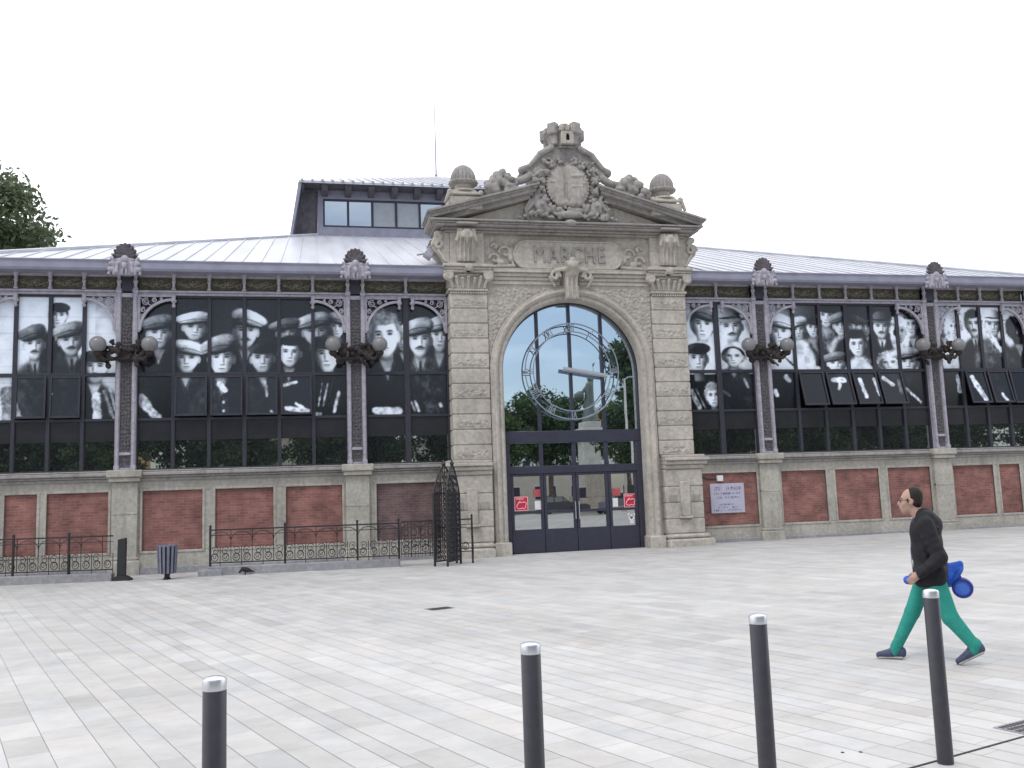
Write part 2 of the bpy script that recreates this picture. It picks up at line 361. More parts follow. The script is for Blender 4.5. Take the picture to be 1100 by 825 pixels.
# ------------------------------------------------------------------ the square
def ground():
    m,nt,N,L,B,a=attr_mat('pale_paving_slabs','Col',.72,.25)
    tc=N.new('ShaderNodeTexCoord')
    no=N.new('ShaderNodeTexNoise'); no.inputs['Scale'].default_value=1.7; no.inputs['Detail'].default_value=9; no.inputs['Roughness'].default_value=.68; L.new(tc.outputs['Object'],no.inputs['Vector'])
    n2=N.new('ShaderNodeTexNoise'); n2.inputs['Scale'].default_value=.22; n2.inputs['Detail'].default_value=5; L.new(tc.outputs['Object'],n2.inputs['Vector'])
    def mr(s,lo,hi,a0=.3,a1=.7):
        r=N.new('ShaderNodeMapRange'); r.inputs[1].default_value=a0; r.inputs[2].default_value=a1; r.inputs[3].default_value=lo; r.inputs[4].default_value=hi; L.new(s,r.inputs[0]); return r.outputs[0]
    mu=N.new('ShaderNodeMath'); mu.operation='MULTIPLY'; L.new(mr(no.outputs['Fac'],.86,1.10),mu.inputs[0]); L.new(mr(n2.outputs['Fac'],.88,1.07),mu.inputs[1])
    vo=N.new('ShaderNodeTexVoronoi'); vo.inputs['Scale'].default_value=1.6; L.new(tc.outputs['Object'],vo.inputs['Vector'])
    sp=N.new('ShaderNodeMapRange'); sp.inputs[1].default_value=.02; sp.inputs[2].default_value=.045; sp.inputs[3].default_value=.72; sp.inputs[4].default_value=1.0; L.new(vo.outputs['Distance'],sp.inputs[0])
    n5=N.new('ShaderNodeTexNoise'); n5.inputs['Scale'].default_value=.55; n5.inputs['Detail'].default_value=8; n5.inputs['Roughness'].default_value=.7; n5.inputs['Distortion'].default_value=1.2; L.new(tc.outputs['Object'],n5.inputs['Vector'])
    m5=N.new('ShaderNodeMath'); m5.operation='MULTIPLY'; L.new(sp.outputs[0],m5.inputs[0]); L.new(mr(n5.outputs['Fac'],1.0,.86,.52,.72),m5.inputs[1])
    m6=N.new('ShaderNodeMath'); m6.operation='MULTIPLY'; L.new(mu.outputs[0],m6.inputs[0]); L.new(m5.outputs[0],m6.inputs[1]); mu=m6
    sc=N.new('ShaderNodeVectorMath'); sc.operation='SCALE'; L.new(a.outputs['Color'],sc.inputs[0]); L.new(mu.outputs[0],sc.inputs['Scale']); L.new(sc.outputs[0],B.inputs['Base Color'])
    n3=N.new('ShaderNodeTexNoise'); n3.inputs['Scale'].default_value=40; n3.inputs['Detail'].default_value=4; L.new(tc.outputs['Object'],n3.inputs['Vector'])
    bp=N.new('ShaderNodeBump'); bp.inputs['Strength'].default_value=.12; bp.inputs['Distance'].default_value=.01; L.new(n3.outputs['Fac'],bp.inputs['Height']); L.new(bp.outputs[0],B.inputs['Normal'])
    # slabs: rows run away from the camera, 20 degrees off the facade normal
    th=R(20); ru=np.array([math.cos(th),math.sin(th)]); rv=np.array([-math.sin(th),math.cos(th)])
    V=[];F=[];C=[]; g=.0027
    s=-46.0
    while s<40:
        w=random.choice([.16,.20,.24,.24,.28,.33]); t=-48.0+random.random(); rowv=random.gauss(0,.022)
        while t<26:
            l=random.choice([.38,.5,.62,.75,.9])*random.uniform(.9,1.1)
            q=[(s+g,t+g*.45),(s+w-g,t+g*.45),(s+w-g,t+l-g*.45),(s+g,t+l-g*.45)]
            P=[ru*a_+rv*b_+np.array([-5.0,-18.0]) for a_,b_ in q]
            cx,cy=(P[0]+P[2])/2
            if -32<cx<34 and -44<cy<.45:
                i=len(V); V+=[(p[0],p[1],0.0) for p in P]; F.append((i,i+1,i+2,i+3))
                v=.475*(1+rowv+random.gauss(0,.024)); wv=random.gauss(0,.010)
                if random.random()<.06: v*=1.06
                if random.random()<.06: v*=.90
                c=(v*(1.0+wv),v*(.983),v*(.965-wv),1); C+= [c]*4
            t+=l
        s+=w
    o=mesh_from('plaza_paving',V,F,m,None,False,(-8,0,.004)); 
    o.data.transform(Matrix.Translation((8,0,0)))
    ca=o.data.color_attributes.new('Col','FLOAT_COLOR','CORNER'); ca.data.foreach_set('color',np.array(C,np.float32).ravel())
    o.rotation_euler.y=-math.atan(TILT); tag(o,kind='structure')
    # base sheet (joints between the slabs, and the square out to the horizon)
    m2,nt,N,L,B=mat('plaza_base')
    tc=N.new('ShaderNodeTexCoord'); no=N.new('ShaderNodeTexNoise'); no.inputs['Scale'].default_value=.7; no.inputs['Detail'].default_value=8; L.new(tc.outputs['Object'],no.inputs['Vector'])
    r=N.new('ShaderNodeValToRGB'); r.color_ramp.elements[0].color=(.24,.232,.22,1); r.color_ramp.elements[1].color=(.36,.35,.33,1); L.new(no.outputs['Fac'],r.inputs[0]); L.new(r.outputs[0],B.inputs['Base Color']); B.inputs['Roughness'].default_value=.9
    b=MB(); n=24; W=900
    b.poly([(-W,-W,0),(W,-W,0),(W,W,0),(-W,W,0)])
    o=b.build('ground',m2,None,0,(-8,0,0)); o.data.transform(Matrix.Translation((8,0,0))); o.rotation_euler.y=-math.atan(TILT); tag(o,kind='structure')
ground()

# ------------------------------------------------------------------ market hall
hall=thing('market_hall','long market hall of iron, glass and brick with carved stone portal and metal roof','market hall')
CX=6.413; CS=12.65; CE=16.62; HC=.26
bays=[('end_west',-CE+HC,-CS-HC,4),('west',-CS+HC,-CX-HC,6),('mid_west',-CX+HC,-3.72,2),
      ('mid_east',3.72,CX-HC,2),('east',CX+HC,CS-HC,6),('end_east',CS+HC,CE-HC,4)]
cols=[-CE,-CS,-CX,CX,CS,CE]
ZG0,ZB0,ZS0,ZR,ZT=2.78,3.59,4.19,5.43,7.66

# plinth wall with recessed brick panels
def plinth():
    panels=[]
    for sx in (-1,1):
        for c in (7.63,9.53,11.43): panels.append((sx*c-.78,sx*c+.78,0))
        panels.append(tuple(sorted((sx*13.08,sx*14.62)))+(0,)); panels.append(tuple(sorted((sx*14.86,sx*15.65)))+(0,)); panels.append(tuple(sorted((sx*15.9,sx*16.2)))+(0,))
    panels.append((-5.88,-3.98,1)); panels.append((4.1,6.0,0))
    panels.sort()
    b=MB()
    for lo,hi in ((-17.0,-2.6),(2.6,17.0)):
        ps=[p for p in panels if lo<p[0]<hi]
        b.box(lo,hi,0,.5,-.4,.6,.01); b.box(lo,hi,.001,.5,2.22,2.54,.01)
        xs=[lo]+[q for p in ps for q in p[:2]]+[hi]
        for i in range(0,len(xs),2): b.box(xs[i],xs[i+1],0.0005,.5,.601,2.219,.012)
    w=b.build('plinth_wall',M['plinth'],hall)
    for x0,x1,k in panels:
        b=MB(); b.box(x0-.01,x1+.01,.055,.2,.59,2.23)
        o=b.build('brick_panel',M['brick_dull'] if k else M['brick'],w,0)
        if k: o['label']='dull darker brick panel behind the iron gate'
        b=MB()
        for (a,c,d,e) in ((x0-.07,x0,.53,2.29),(x1,x1+.07,.53,2.29),(x0,x1,.53,.60),(x0,x1,2.22,2.29)): b.box(a,c,-.022,.06,d,e,.012)
        b.build('panel_surround',M['plinth'],w)
    for lo,hi in ((-17.05,-3.9),(3.9,17.05)):
        b=MB(); b.box(lo,hi,-.07,.3,2.50,2.58,.015); b.box(lo,hi,-.13,.3,2.582,2.64,.015); b.box(lo,hi,-.2,.32,2.642,2.74,.02); b.box(lo,hi,-.12,.3,2.742,2.79,.02)
        b.build('sill_ledge',M['stone_dark'],w)
        b=MB(); b.box(lo,hi,-.10,.2,-.4,.17 if lo<0 else .2,.02); b.build('base_course',M['kerbstone'],w)
    for c in cols:
        b=MB(); 
        b.box(c-.33,c+.33,-.115,.2,.42,2.48,.015); b.box(c-.40,c+.40,-.18,.2,-.4,.38,.04); b.box(c-.36,c+.36,-.15,.2,.382,.46,.02)
        b.box(c-.40,c+.40,-.23,.1,2.484,2.60,.015); b.box(c-.45,c+.45,-.28,.1,2.602,2.80,.025)
        b.box(c-.33,c+.33,-.126,.0,1.60,1.66,.01)
        b.build('pilaster',M['plinth'],w)
    # end walls run back along both sides
    for sx in (-1,1):
        b=MB(); b.box(sx*16.98,sx*16.7,.5,57,-.6,2.7); b.build('side_wall',M['plinth'],hall)
        b=MB(); b.box(sx*16.9,sx*16.72,.4,57,2.7,8.3); b.build('side_glazing',M['glass_low'],hall)
    b=MB(); b.box(-16.6,16.6,.42,.5,2.0,8.25); b.build('dark_backing',M['void'],hall)  # near-black sheet stands in for the shade inside the hall
    b=MB(); b.box(-16.7,16.7,56.5,57,-.5,8.3); b.build('rear_wall',M['plinth'],hall)
plinth()

# printed photographs behind the upper panes
MURALS = {
 'end_west': ([
   (-14.46, 7.06, 0.18, 0.281, 'beret', 0.16, 0.8, '', 0.12),
   (-14.11, 6.36, 0.26, 0.332, 'flat', 0.45, 0.7, 'm', 0.1),
   (-15.04, 6.26, 0.22, 0.342, 'flat', 0.33, 0.8, 'm', 0.13),
   (-13.49, 5.63, 0.27, 0.358, 'beret', 0.3, 0.85, 'w', 0.1),
  ], [
   (-13.45, 4.86, -13.41, 4.27, 0.128, 0.85),
   (-15.66, 4.89, -15.51, 4.26, 0.225, 0.55),
   (-13.24, 4.99, -12.99, 4.22, 0.038, 0.6),
   (-13.1, 5.04, -12.94, 4.47, 0.038, 0.7),
   (-14.65, 5.05, -14.55, 4.9, 0.025, 0.8),
  ]),
 'west': ([
   (-6.94, 6.78, 0.18, 0.271, 'flat', 0.65, 0.8, '', 0.08),
   (-7.53, 6.64, 0.32, 0.35, 'flat', 0.5, 0.55, 'm', 0.09),
   (-8.34, 6.61, 0.26, 0.268, 'flat', 0.35, 0.5, 'm', 0.08),
   (-9.5, 6.64, 0.28, 0.398, 'flat', 0.7, 0.75, 'm', 0.09),
   (-10.87, 6.74, 0.28, 0.289, 'flat', 0.85, 0.7, '', 0.08),
   (-11.83, 6.57, 0.27, 0.339, 'flat', 0.4, 0.8, '', 0.09),
   (-7.24, 5.96, 0.29, 0.431, 'beret', 0.25, 0.9, 'd', 0.07),
   (-9.04, 5.86, 0.27, 0.345, 'beret', 0.14, 0.72, '', 0.09),
   (-8.28, 6.02, 0.26, 0.334, 'bonnet', 0.08, 0.85, '', 0.07),
   (-11.1, 5.86, 0.28, 0.326, 'flat', 0.75, 0.75, '', 0.1),
   (-10.16, 5.86, 0.29, 0.421, 'flat', 0.5, 0.92, 'b', 0.12),
  ], [
   (-12.32, 4.77, -11.88, 4.25, 0.129, 0.7),
   (-8.38, 4.43, -7.81, 4.34, 0.08, 0.85),
   (-8.12, 4.56, -7.91, 4.4, 0.053, 0.9),
   (-8.43, 5.1, -8.11, 5.18, 0.053, 0.8),
   (-7.38, 5.15, -7.49, 4.5, 0.021, 0.7),
   (-7.23, 5.14, -7.36, 4.5, 0.022, 0.7),
   (-6.91, 4.9, -7.05, 4.33, 0.043, 0.75),
   (-8.97, 5.19, -8.91, 4.79, 0.042, 0.7),
   (-7.44, 4.26, -7.55, 4.26, 0.053, 0.7),
   (-8.81, 4.36, -8.76, 4.28, 0.042, 0.6),
   (-10.21, 5.14, -10.06, 4.96, 0.089, 0.9),
  ]),
 'mid_west': ([
   (-5.06, 6.4, 0.17, 0.275, 'none', 0.1, 0.5, '', 0.07),
   (-3.92, 6.52, 0.24, 0.389, 'flat', 0.6, 0.7, '', 0.12),
   (-4.53, 6.4, 0.3, 0.414, 'flat', 0.6, 0.82, 'm', 0.22),
   (-5.57, 6.51, 0.34, 0.521, 'hair', 0.4, 0.95, '', 0.06),
  ], [
   (-5.85, 4.34, -5.21, 4.31, 0.108, 0.88),
   (-4.82, 4.57, -4.72, 4.33, 0.027, 0.7),
   (-4.71, 4.6, -4.61, 4.32, 0.036, 0.75),
   (-5.69, 5.85, -5.5, 5.82, 0.027, 0.3),
   (-3.97, 4.51, -3.94, 4.45, 0.041, 0.7),
  ]),
 'mid_east': ([
   (4.5, 6.9, 0.31, 0.444, 'flat', 0.5, 0.95, 'w', 0.8),
   (5.48, 6.84, 0.33, 0.388, 'hat', 0.45, 0.8, 'mw', 0.75),
   (4.27, 5.82, 0.28, 0.382, 'beret', 0.2, 0.9, '', 0.5),
   (5.48, 5.88, 0.29, 0.267, 'none', 0.3, 0.8, '', 0.1),
   (4.73, 4.63, 0.2, 0.294, 'hair', 0.5, 0.85, '', 0.05),
  ], [
   (3.99, 4.82, 4.23, 4.28, 0.07, 0.6),
   (4.15, 4.87, 4.42, 4.28, 0.029, 0.5),
   (5.82, 5.16, 5.93, 4.92, 0.047, 0.6),
   (5.09, 4.8, 5.27, 4.68, 0.059, 0.3),
  ]),
 'east': ([
   (10.29, 6.87, 0.2, 0.247, 'beret', 0.12, 0.4, '', 0.06),
   (8.88, 7.23, 0.26, 0.306, 'beret', 0.15, 0.85, '', 0.3),
   (9.37, 6.92, 0.22, 0.276, 'flat', 0.4, 0.7, '', 0.35),
   (9.84, 6.9, 0.24, 0.246, 'flat', 0.15, 0.55, 'm', 0.08),
   (12.0, 6.94, 0.22, 0.328, 'hair', 0.1, 0.75, '', 0.04),
   (10.88, 6.87, 0.26, 0.31, 'hat', 0.3, 0.85, 'mw', 0.08),
   (11.56, 6.71, 0.19, 0.312, 'veil', 0.9, 0.6, '', 0.8),
   (8.38, 6.83, 0.2, 0.274, 'beret', 0.15, 0.7, '', 0.3),
   (7.84, 6.76, 0.23, 0.273, 'flat', 0.85, 0.7, 'w', 0.6),
   (7.17, 6.67, 0.29, 0.393, 'flat', 0.9, 0.95, 'w', 0.88),
   (9.94, 6.27, 0.26, 0.337, 'hair', 0.08, 0.85, 'w', 0.85),
   (9.12, 5.65, 0.27, 0.244, 'flat', 0.4, 0.85, 'w', 0.1),
   (11.07, 5.65, 0.3, 0.278, 'hair', 0.75, 0.9, 'w', 0.1),
   (11.77, 5.68, 0.32, 0.311, 'flat', 0.6, 0.88, '', 0.1),
  ], [
   (11.62, 4.83, 12.13, 4.36, 0.043, 0.75),
   (8.84, 5.1, 9.24, 5.1, 0.091, 0.8),
   (9.06, 4.95, 8.98, 4.8, 0.061, 0.75),
   (9.82, 5.1, 9.9, 4.51, 0.08, 0.8),
   (10.36, 5.09, 10.42, 4.57, 0.08, 0.8),
   (10.71, 5.15, 10.97, 4.93, 0.08, 0.75),
   (11.22, 5.05, 11.22, 4.62, 0.068, 0.35),
   (6.86, 4.79, 6.91, 4.67, 0.075, 0.8),
   (8.27, 5.57, 8.5, 5.5, 0.061, 0.9),
   (7.0, 5.84, 7.18, 6.0, 0.03, 0.1),
   (7.18, 6.0, 7.36, 5.81, 0.03, 0.1),
   (7.36, 5.81, 7.55, 5.63, 0.03, 0.1),
   (6.87, 5.75, 7.02, 5.63, 0.033, 0.1),
   (7.29, 5.24, 7.38, 5.14, 0.09, 0.75),
  ]),
 'end_east': ([
   (13.21, 6.88, 0.2, 0.252, 'none', 0.3, 0.4, '', 0.06),
   (13.64, 6.88, 0.18, 0.285, 'veil', 0.9, 0.8, 'w', 0.8),
   (16.13, 6.76, 0.3, 0.354, 'hair', 0.08, 0.1, '', 0.06),
   (14.42, 6.98, 0.24, 0.349, 'hair', 0.15, 0.75, 'm', 0.05),
   (15.19, 6.96, 0.27, 0.319, 'hat', 0.75, 0.75, 'w', 0.2),
  ], [
   (13.61, 5.22, 13.66, 4.72, 0.082, 0.75),
   (14.04, 5.16, 14.35, 4.4, 0.107, 0.85),
   (15.06, 4.55, 15.18, 4.32, 0.07, 0.85),
   (14.91, 6.79, 15.42, 6.11, 0.083, 0.85),
  ]),
}

def tone_at(key, X, Z):
    heads,strokes=MURALS[key]
    rel=np.clip((Z-ZS0)/(ZT-ZS0),0,1)
    def vn(f,seed,oc=4):
        g=np.random.default_rng(seed).random((64,64)); out=0; amp=.5; tot=0
        for o in range(oc):
            a=X*f*2**o+seed*1.7+100; b_=Z*f*2**o+seed*.9+100; i0=np.floor(a).astype(int); j0=np.floor(b_).astype(int); fx=a-i0; fz=b_-j0
            fx=fx*fx*(3-2*fx); fz=fz*fz*(3-2*fz); G=lambda i,j: g[i%64,j%64]
            out=out+amp*((G(i0,j0)*(1-fx)+G(i0+1,j0)*fx)*(1-fz)+(G(i0,j0+1)*(1-fx)+G(i0+1,j0+1)*fx)*fz); tot+=amp; amp*=.55
        return out/tot
    n=lambda f,ph: .5+.5*np.sin(X*f+ph+1.7*np.sin(Z*f*.8+ph))*np.sin(Z*f*1.1-ph+1.3*np.sin(X*f*.7))
    if key=='end_west': T=.93-.09*n(1.1,.3)-.10*(np.abs(((Z*2.2)%1)-.5)<.03); T=np.where(X>-13.5,T-.25*n(7,.5)*(Z>6.2),T)
    elif key in('west','mid_west'): T=.10+.05*n(1.3,1)
    elif key=='mid_east': T=np.where(Z>5.35,.9-.08*n(2,.2),.08)
    elif key=='east': T=.11+.45*np.clip((8.6-X)/1.6,0,1)*(Z>6.9)+.05*n(2,1)
    else: T=np.where(Z>6.1,.72+.15*n(1.5,.6),.07)
    def sm(d,k=14): return 1/(1+np.exp(np.clip(d*k,-40,40)))
    def el(u,v,cx,cy,rx,ry): return np.sqrt(((u-cx)/rx)**2+((v-cy)/ry)**2)-1
    def mixin(T,m,t): return T*(1-m)+t*m
    K=30
    for i,(cx,cz,hw,hh,cap,ct,ft,fl,co) in enumerate(heads):
        hw*=1.17; hh*=1.07
        u=(X-cx)/hw; v=(Z-cz)/hh
        tl=.11*math.sin(i*2.3+cx); u,v=u*math.cos(tl)+v*math.sin(tl)*hh/hw*.6, v*math.cos(tl)-u*math.sin(tl)*hw/hh*.6
        tex=np.clip(.5+1.9*(vn(5,i+3)-.5),0,1); fine=vn(16,i+9,3)-.5; side=-1 if i%3 else 1
        low=np.where((Z<ZR)&(co>.25),0.0,1.0); a=-side*u
        # neck, then shirt, then the coat with its open collar
        T=mixin(T,sm(np.abs(u)-.52,K)*sm(v+.3,K)*sm(-v-1.7,K),ft*(.62-.40*sm(-(a-.05),6)))
        sho=np.clip(sm(el(u,v,0,-3.75,2.45,2.62),K*.8)+sm(np.abs(u)-2.4,K*.5)*sm(v+3.7,K*.6),0,1)*low
        vo=np.abs(u)-.44*np.clip(v+2.35,0,1.3)
        ctone=co*(.45+.95*np.clip(.5-.45*a,0,1)+1.3*(tex-.42))+.06*fine
        ctone=ctone+.13*np.exp(-((vo-.16)/.05)**2)*(v>-2.6)-.06*np.exp(-((vo-.24)/.06)**2)*(v>-2.6)
        ctone=np.where((np.abs(u-.1*side)<.045)&(v<-2.35),.02,ctone)
        T=mixin(T,sho,np.clip(ctone,.015,1))
        st=.92 if 'w' in fl else .62 if 'd' not in fl else .10
        T=mixin(T,sho*sm(vo,K)*sm(v+1.12,K)*sm(-v-2.35,K),st*(.75+.4*(tex-.3)))
        if 'm' in fl or cap=='hat': T=mixin(T,sho*sm(np.abs(u)-.10-.05*(-1.4-v),K)*sm(v+1.35,K)*sm(-v-2.3,K),.07)
        if co>.4: T=mixin(T,sm(el(u,v,0,-3.5,1.7,2.45),K*.6)*low,.62+.36*tex)
        if 'b' in fl:
            for q in range(6): T=mixin(T,sm(np.hypot((u-.15)/.11,(v+2.75+.55*q)/.09)-1,8),.75)
        if cap in('hair','veil'):
            r=(1.30,1.22) if cap=='hair' else (1.7,1.95)
            T=mixin(T,sm(el(u,v,0,.30 if cap=='hair' else -.15,*r)+.25*fine,K*.7),ct*(.55+.9*tex))
        elif cap=='bonnet': T=mixin(T,sm(el(u,v,0,.2,1.32,1.3),K),ct)
        else: T=mixin(T,sm(el(u,v,-.1*a,.22,1.08,1.02),K),.08+.12*fine)
        for sx in(-1,1): T=mixin(T,sm(el(u,v,sx*1.0,-.02,.16,.30),14)*.9,ft*(.85 if sx*side>0 else .35))
        jaw=el(u/(1-.22*np.clip(-v,0,1)**1.4),v,0,0,.97,1.06); f=sm(jaw,K)
        sh=ft*1.08*(1-.62*sm(-(a-.48-.12*np.cos(3*v)),9)-.16*sm(-(a-.10),3.5))
        sh=sh*(1-.30*np.exp(-((a-.55)/.22)**2-((v+.35)/.3)**2))*(1-.35*sm(v+.86,10))+.08*(tex-.5)+.05*fine
        T=mixin(T,f,np.clip(sh,.05,1))
        for sx in(-1,1):
            T=mixin(T,f*.66*np.exp(-((u-sx*.40)/.26)**2-((v-.20)/.13)**2),.20)
            T=mixin(T,f*.92*np.exp(-((u-sx*.41)/.16)**4-((v-.15)/.05)**2),.04)
            T=mixin(T,f*.85*np.exp(-((u-sx*.42)/.25)**4-((v-.335+.12*np.abs(np.abs(u)-.42))/.05)**2),.06)
        T=mixin(T,f*.75*np.exp(-((a-.17)/.09)**2-((v+.06)/.26)**2),.22)
        T=mixin(T,f*.5*np.exp(-((a+.03)/.07)**2-((v+.10)/.24)**2),1.0)
        T=mixin(T,f*.8*np.exp(-((a-.04)/.20)**2-((v+.345)/.045)**2),.10)
        if 'm' in fl: T=mixin(T,f*.95*np.exp(-(u/.42)**4-((v+.45+.35*u*u)/.085)**2),.05)
        T=mixin(T,f*.85*np.exp(-(u/.28)**4-((v+.585+.10*u*u)/.036)**2),.08)
        T=mixin(T,f*.45*np.exp(-(u/.24)**2-((v+.70)/.05)**2),.25)
        if cap=='flat':
            cu,cv=u-side*.14,v+side*.14*u
            T=mixin(T,f*sm(-(cv-.36),16)*.75,.08)
            dome=el(cu,cv,side*.12,.98+.0*u,1.48,.60-.10*side*np.clip(cu,-1,1)); m=sm(dome+.06*fine,K)
            T=mixin(T,m,np.clip(ct*(.42+.75*np.clip((cv-.55)/.7,0,1)-.42*np.clip(a,-1,1))+.35*(tex-.5)*ct+.12*fine,.03,1))
            T=mixin(T,m*np.exp(-((cv-.80-.10*np.cos(2*cu))/.045)**2)*.55,.05)
            T=mixin(T,sm(el(cu,cv,-.05*side,.56,1.12,.15),K)*.97,.05+.75*ct*sm(.585-cv,30)*np.clip(.6-.5*a,0,1))
        elif cap=='beret':
            m=sm(el(u,v,.1,.84,1.28,.46),K); T=mixin(T,m,np.clip(ct*(.7-.7*np.clip(a,-1,1)+.8*(tex-.4)),.03,1)); T=mixin(T,f*sm(-(v-.42),18)*.6,.08)
        elif cap=='hat':
            T=mixin(T,f*sm(-(v-.38),16)*.7,.08)
            T=mixin(T,sm(el(u,v,0,1.14,1.0,.55),K),np.clip(ct*(.9-.6*np.clip(a,-1,1))+.1*fine,.03,1)); T=mixin(T,sm(el(u,v,0,.64,1.65,.16),K),ct*(.95-.25*a)); T=mixin(T,sm(el(u,v,0,.80,1.02,.09),K),ct*.25)
        elif cap in('hair','bonnet','veil'): T=mixin(T,sm(el(u,v,0,1.0,1.02,.38)+.2*fine,K*.7),ct*(.45+1.0*tex))
    if key in('east','end_east'): T=np.where(Z<ZR-.02,np.minimum(T*.45,.16),T)
    for (x0,z0,x1,z1,w,t) in strokes:
        dx,dz=x1-x0,z1-z0; L=dx*dx+dz*dz; q=np.clip(((X-x0)*dx+(Z-z0)*dz)/L,0,1)
        d=np.hypot(X-x0-q*dx,Z-z0-q*dz)-w*(.55+.9*vn(3,5)); T=mixin(T,sm(d+.05*(vn(9,4)-.5),110),np.clip(t*(.35+1.25*vn(8,8)),0,1))
    T=T*(.80+.40*vn(3.2,21,5)); T=np.where(Z<ZR,T*.92,T)
    return np.clip(T,.03,1)
poster,_nt,_N,_L,_B,_a=attr_mat('printed_photograph','Col',.16,.55)
def photo_panel(key, parent, x0,x1,z0,z1, tilt=0.0, y=.02, step=.019):
    nx=max(2,int((x1-x0)/step)); nz=max(2,int((z1-z0)/step))
    xs=np.linspace(x0,x1,nx+1); zs=np.linspace(z0,z1,nz+1); X,Z=np.meshgrid(xs,zs)
    T=tone_at(key,X,Z)+RNG.normal(0,.018,X.shape); T=np.clip((T-.06)/.84,.0,1); T=.55*T*T*(3-2*T)+.45*T; lin=T**1.6*.95+.008
    f=(z1-Z)/(z1-z0); Y=y-tilt*f; Zt=z1-(z1-Z)*math.sqrt(max(0,1-(tilt/(z1-z0))**2))
    V=np.stack([X,Y,Zt],-1).reshape(-1,3)
    i=np.arange(nx*nz); r=i//nx; c=i%nx; a=r*(nx+1)+c
    F=np.stack([a,a+1,a+nx+2,a+nx+1],1)
    me=bpy.data.meshes.new('photo_panel'); me.from_pydata(V.tolist(),[],F.tolist()); me.materials.append(poster)
    ca=me.color_attributes.new('Col','FLOAT_COLOR','POINT'); l=lin.ravel()
    ca.data.foreach_set('color',np.stack([l*.91+.001,l*.985+.001,l*1.09+.004,np.ones_like(l)],1).astype(np.float32).ravel())
    me.update()
    return add('photo_panel',me,parent)
TILTS={'east':{1:.27,2:.29,3:.30,4:.29},'end_east':{1:.26,2:.26,3:.2},'west':{1:.10,2:.10,3:.10,4:.09},'end_west':{2:.06,1:.05}}
for key,x0,x1,n in bays:
    b=MB(); w=(x1-x0)/n
    ym=-.06
    for i in range(n+1):
        x=x0+i*w; t=.052 if 0<i<n else .04
        if n==2 and i==1: t=.085
        elif n==6 and i==3: t=.06
        b.box(x-t,x+t,ym-.002*(i%2),.3,ZG0-.02,ZT,.008)
    b.box(x0,x1,ym+.006,.3,ZR-.05,ZR+.05,.008); b.box(x0,x1,ym+.012,.3,ZS0-.045,ZS0+.03,.006); b.box(x0,x1,ym+.010,.3,ZG0-.03,ZG0+.05,.006); b.box(x0,x1,ym+.008,.3,ZT-.06,ZT+.05,.006)
    fr=b.build('window_frame',M['frame'],hall)
    for i in range(n):
        a,c=x0+i*w+.045,x0+(i+1)*w-.045
        photo_panel(key,fr,a,c,ZR+.04,ZT-.05)
        tl=TILTS.get(key,{}).get(i,0)
        if tl:
            pp=photo_panel(key,fr,a+.05,c-.05,ZS0+.06,ZR-.09,tl,-.085)
            s=math.sqrt(max(0,1-(tl/(ZR-ZS0-.15))**2)); bb=MB()
            h=ZR-.05; ang=math.asin(tl/(ZR-ZS0-.15)); L=ZR-ZS0-.1
            Mx=Matrix.Translation((0,-.08,h))@Matrix.Rotation(-ang,4,'X')
            for (p,q,r0,r1) in ((a,a+.055,-L,0),(c-.055,c,-L,0)): bb.box(p,q,-.035,.02,r0,r1,.006,Mx)
            bb.box(a+.055,c-.055,-.034,.02,-L,-L+.06,.006,Mx); bb.box(a+.055,c-.055,-.034,.02,-.05,0,.006,Mx)
            o=bb.build('sash',M['frame'],fr); o['label']='top hung sash tilted open'
            if tl<.2: o['label']='top hung sash slightly open'
        else: photo_panel(key,fr,a,c,ZS0+.02,ZR-.04)
        bb=MB(); bb.box(a,c,.0,.05,ZB0,ZS0-.03); bb.build('black_band',M['black_band'],fr,0)
        bb=MB(); bb.box(a,c,.012+.003*random.random(),.05,ZG0+.04,ZB0-.002); bb.build('glass_pane',M['glass_low'],fr,0)

